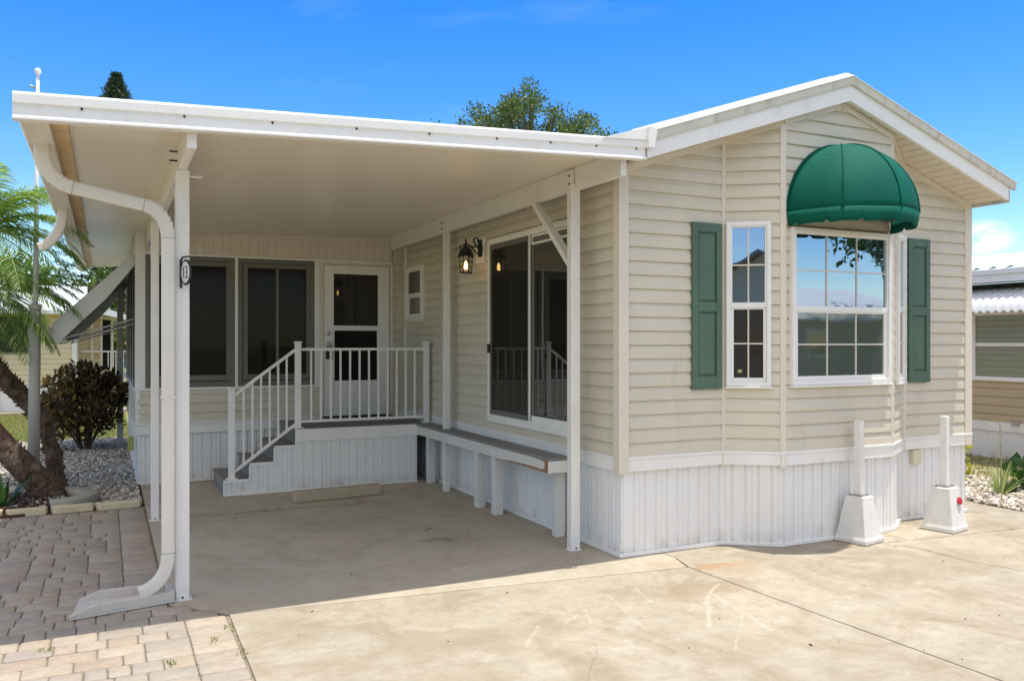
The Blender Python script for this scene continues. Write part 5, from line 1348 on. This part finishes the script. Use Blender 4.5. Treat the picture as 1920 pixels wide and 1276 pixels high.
# ================================================================ NEIGHBOUR HOUSES
# left, pale yellow
nh = thing('yellow_neighbour_house', 'pale yellow sided neighbour house with white roof beyond the lawn at left', 'house', (-7, 18, 0))
m = MB(); siding(m, (-12, 18), (-4.30, 18), .62, 2.45, .13); siding(m, (-4.30, 18), (-4.30, 26), .62, 2.45, .13, side=1); siding(m, (-4.3, 20.5), (-3.75, 20.5), .6, 2.4, .13)
m.build('wall', 'nsiding', nh)
m = MB(); m.box(-12, -4.3, 18.0, 26, 0, 2.4); m.build('wall_core', 'nsiding', nh)
m = MB(); m.box(-12, -4.29, 17.97, 18.0, 0.0, .62); m.box(-4.36, -4.26, 17.95, 18.06, 0, 2.45); m.box(-6.05, -5.93, 17.9, 18.02, 0, 2.45); m.build('trim', 'white', nh)
m = MB(); m.box(-5.90, -5.33, 17.95, 17.98, 1.44, 2.30); w = m.build('window', 'dark', nh)
m = MB(); m.box(-5.94, -5.30, 17.955, 17.97, 1.40, 1.44); m.box(-5.34, -5.30, 17.955, 17.975, 1.44, 2.32); m.build('window_frame', 'darkframe', w)
m = MB(); m.prism([(-12.3, 17.4, 2.45), (-12.3, 22, 3.3), (-12.3, 26.6, 2.45), (-12.3, 26.6, 2.36), (-12.3, 17.4, 2.36)], (8.2, 0, 0)); m.build('roof', 'awnwhite', nh)
m = MB(); m.prism([(-4.1, 19.6, 2.62), (-2.55, 19.6, 2.26), (-2.55, 19.6, 2.16), (-4.1, 19.6, 2.52)], (0, 5, 0)); m.build('porch_roof', 'awnwhite', nh)
m = MB(); m.box(-4.3, -3.4, 20.5, 20.6, 0, .75); m.box(-4.3, -3.4, 20.3, 21, .55, .62); m.build('porch_floor', 'white', nh)
for x in (-3.95, -3.72, -3.45): m = MB(); m.box(x - .03, x + .03, 20.3, 20.36, .62, 2.5); m.build('porch_post', 'trim', nh)
m = MB(); m.box(-4.2, -3.0, 20.28, 20.32, 1.40, 1.44)
for i in range(9): x = -3.55 + i * .065; m.box(x - .012, x + .012, 20.29, 20.31, .62, 1.42)
m.box(-3.05, -2.98, 20.26, 20.34, .0, 1.5); m.build('porch_railing', 'white', nh)
m = MB(); m.box(-3.9, -3.5, 20.9, 20.95, .9, 2.3); m.build('porch_window', 'dark', nh)
# white carport roof in the distance
fc = thing('far_carport', 'distant white sloped carport roof past the pale yellow house', 'carport', (-3.0, 26, 0))
b = far(-.485, 0, 33)
m = MB(); m.prism([(b[0] - 2.0, b[1], 3.35), (b[0] + .2, b[1], 2.95), (b[0] + 2.0, b[1], 2.30), (b[0] + 2.0, b[1], 2.18), (b[0] - 2.0, b[1], 3.1)], (0, 3, 0)); m.build('roof', 'awnwhite', fc)
for dx in (-1.8, 1.7): m = MB(); m.box(b[0] + dx, b[0] + dx + .1, b[1] + .2, b[1] + .3, 0, 3.0 if dx < 0 else 2.25); m.build('post', 'awnwhite', fc)
# right, tan
XH = 8.0
th = thing('tan_neighbour_house', 'tan sided neighbour house with white metal awning at the right edge', 'house', (XH + 2, 3, 0))
m = MB(); siding(m, (XH, 13), (XH, -3), .52, 2.45, .125); m.box(XH + .01, XH + 4, -3, 13, 0, 2.45); m.build('wall', 'tansiding', th)
m = MB(); ribbed(m, [(XH - .01, 13), (XH - .01, -3)], 0, .42, .30, [(0, 0), (.27, 0), (.28, -.01), (.29, -.01)]); m.build('skirting', 'skirt', th)
m = MB(); m.box(XH - .03, XH, -3, 13, .40, .53); m.build('trim_board', 'white', th)
plh = frame_xy((XH, 0), (0, 1), (-1, 0))
m = MB(); ring(m, plh, .6, 2.72, 1.12, 2.12, .05, -.01, .06, wb=.06); fbox(m, plh, .65, 2.67, 0, .045, 1.62, 1.67); w = m.build('window', 'white', th, bevel=.003)
m = MB(); fbox(m, plh, .64, 2.68, .022, .026, 1.16, 2.1); m.build('pane', glass('curtained_pane', (0.22, 0.245, 0.17), 0.05, .03), w)
m = MB(); fbox(m, plh, 2.70, 2.78, -.01, .03, 1.10, 2.14); m.build('window_casing', 'trim', w)
m = MB(); vs = []; fs = []
ny = 140
for i in range(ny + 1):
    y = -1.0 + 4.6 * i / ny; z = .018 * math.sin(i * math.pi / 1.75)
    vs += [(XH - .02, y, 2.44 + z), (XH - .42, y, 2.27 + z), (XH - .50, y, 2.20 + z), (XH - .53, y, 2.10 + z)]
for i in range(ny):
    for k in range(3): a = i * 4 + k; fs.append((a, a + 1, a + 5, a + 4))
m.add(vs, fs); m.build('window_awning', 'awnwhite', th, smooth=True)
m = MB(); m.box(XH - .06, XH, -3, 13, 2.45, 2.52); m.build('dark_gap', 'dark', th)
m = MB(); m.box(XH - .28, XH + .02, -3.2, 13.2, 2.53, 2.64); m.box(XH - .31, XH - .25, -3.2, 13.2, 2.64, 2.71); m.build('fascia', 'awnwhite', th, bevel=.004)
m = MB(); vs = []; fs = []
prof = [(0, 0), (.08, .0), (.10, .035), (.14, .035), (.16, 0)]
pts = []
y = -3.2
while y < 13.2:
    for a, z in prof[:-1]: pts.append((y + a * 1.25, z))
    y += .2 * 1.25
for (yy, z) in pts: vs += [(XH - .30, yy, 2.71 + z), (XH + 2.2, yy, 3.16 + z)]
fs = [(2 * i, 2 * i + 1, 2 * i + 3, 2 * i + 2) for i in range(len(pts) - 1)]; m.add(vs, fs); m.build('ribbed_roof', 'roof', th)
m = MB(); m.box(XH - .05, XH, 2.0, 2.12, .50, .56); m.build('vent', 'silver', th, bevel=.01)

# houses across the road: they show only as reflections in the windows
def gable_house(name, lab, x0, x1, y0, y1, zw, zr, wall, roofm, axis='x'):
    h = thing(name, lab, 'house', ((x0 + x1) / 2, (y0 + y1) / 2, 0)); m = MB(); m.box(x0, x1, y0, y1, -.05, zw)
    if axis == 'y': m.prism([(x0, y0, zw), (x1, y0, zw), ((x0 + x1) / 2, y0, zr)], (0, y1 - y0, 0))
    else: m.prism([(x0, y0, zw), (x0, y1, zw), (x0, (y0 + y1) / 2, zr)], (x1 - x0, 0, 0))
    m.build('wall', wall, h); m = MB(); o = .4; t = .12
    if axis == 'y':
        xm = (x0 + x1) / 2; s = (zr - zw) / (xm - x0)
        m.prism([(x0 - o, y0 - o, zw - o * s + .02), (xm, y0 - o, zr + .02), (x1 + o, y0 - o, zw - o * s + .02), (x1 + o, y0 - o, zw - o * s + t), (xm, y0 - o, zr + t), (x0 - o, y0 - o, zw - o * s + t)], (0, y1 - y0 + 2 * o, 0))
    else:
        ym = (y0 + y1) / 2; s = (zr - zw) / (ym - y0)
        m.prism([(x0 - o, y0 - o, zw - o * s + .02), (x0 - o, ym, zr + .02), (x0 - o, y1 + o, zw - o * s + .02), (x0 - o, y1 + o, zw - o * s + t), (x0 - o, ym, zr + t), (x0 - o, y0 - o, zw - o * s + t)], (x1 - x0 + 2 * o, 0, 0))
    m.build('roof', roofm, h)
    for i in range(3):
        x = x0 + (x1 - x0) * (i + .5) / 3
        m = MB(); m.box(x - .6, x + .6, y1, y1 + .04, 1.1, 2.2); w = m.build('window', 'white', h)
        m = MB(); m.box(x - .52, x + .52, y1 + .035, y1 + .05, 1.18, 2.12); m.build('pane', 'glass_door', w)
gable_house('beige_house_across_road', 'beige gabled house reflected in the narrow bay window pane', -12, -4.0, -26, -17, 2.9, 4.3, 'nsiding', 'roofgrey', 'y')
gable_house('white_roof_house', 'low white roofed house reflected in the wide bay window', 15, 27, -27, -19, 2.6, 3.9, 'tansiding', 'awnwhite', 'x')
cl = []
random.seed(5)
for i in range(150):
    a = random.random() * 6.283; e = random.uniform(-.4, 1.45); r = random.uniform(.45, 1)
    cl.append(((25.0 + 4.8 * r * math.cos(a) * math.cos(e), -17.0 + 4.0 * r * math.sin(a) * math.cos(e), 6.3 + 3.6 * r * math.sin(e)), .75, 70, .32))
tree('reflected_oak_tree', 'spreading oak whose reflection shows in the upper bay window panes', 'tree', (25.0, -17.0, 0), 3.0, .4, cl, 'deepleaf')
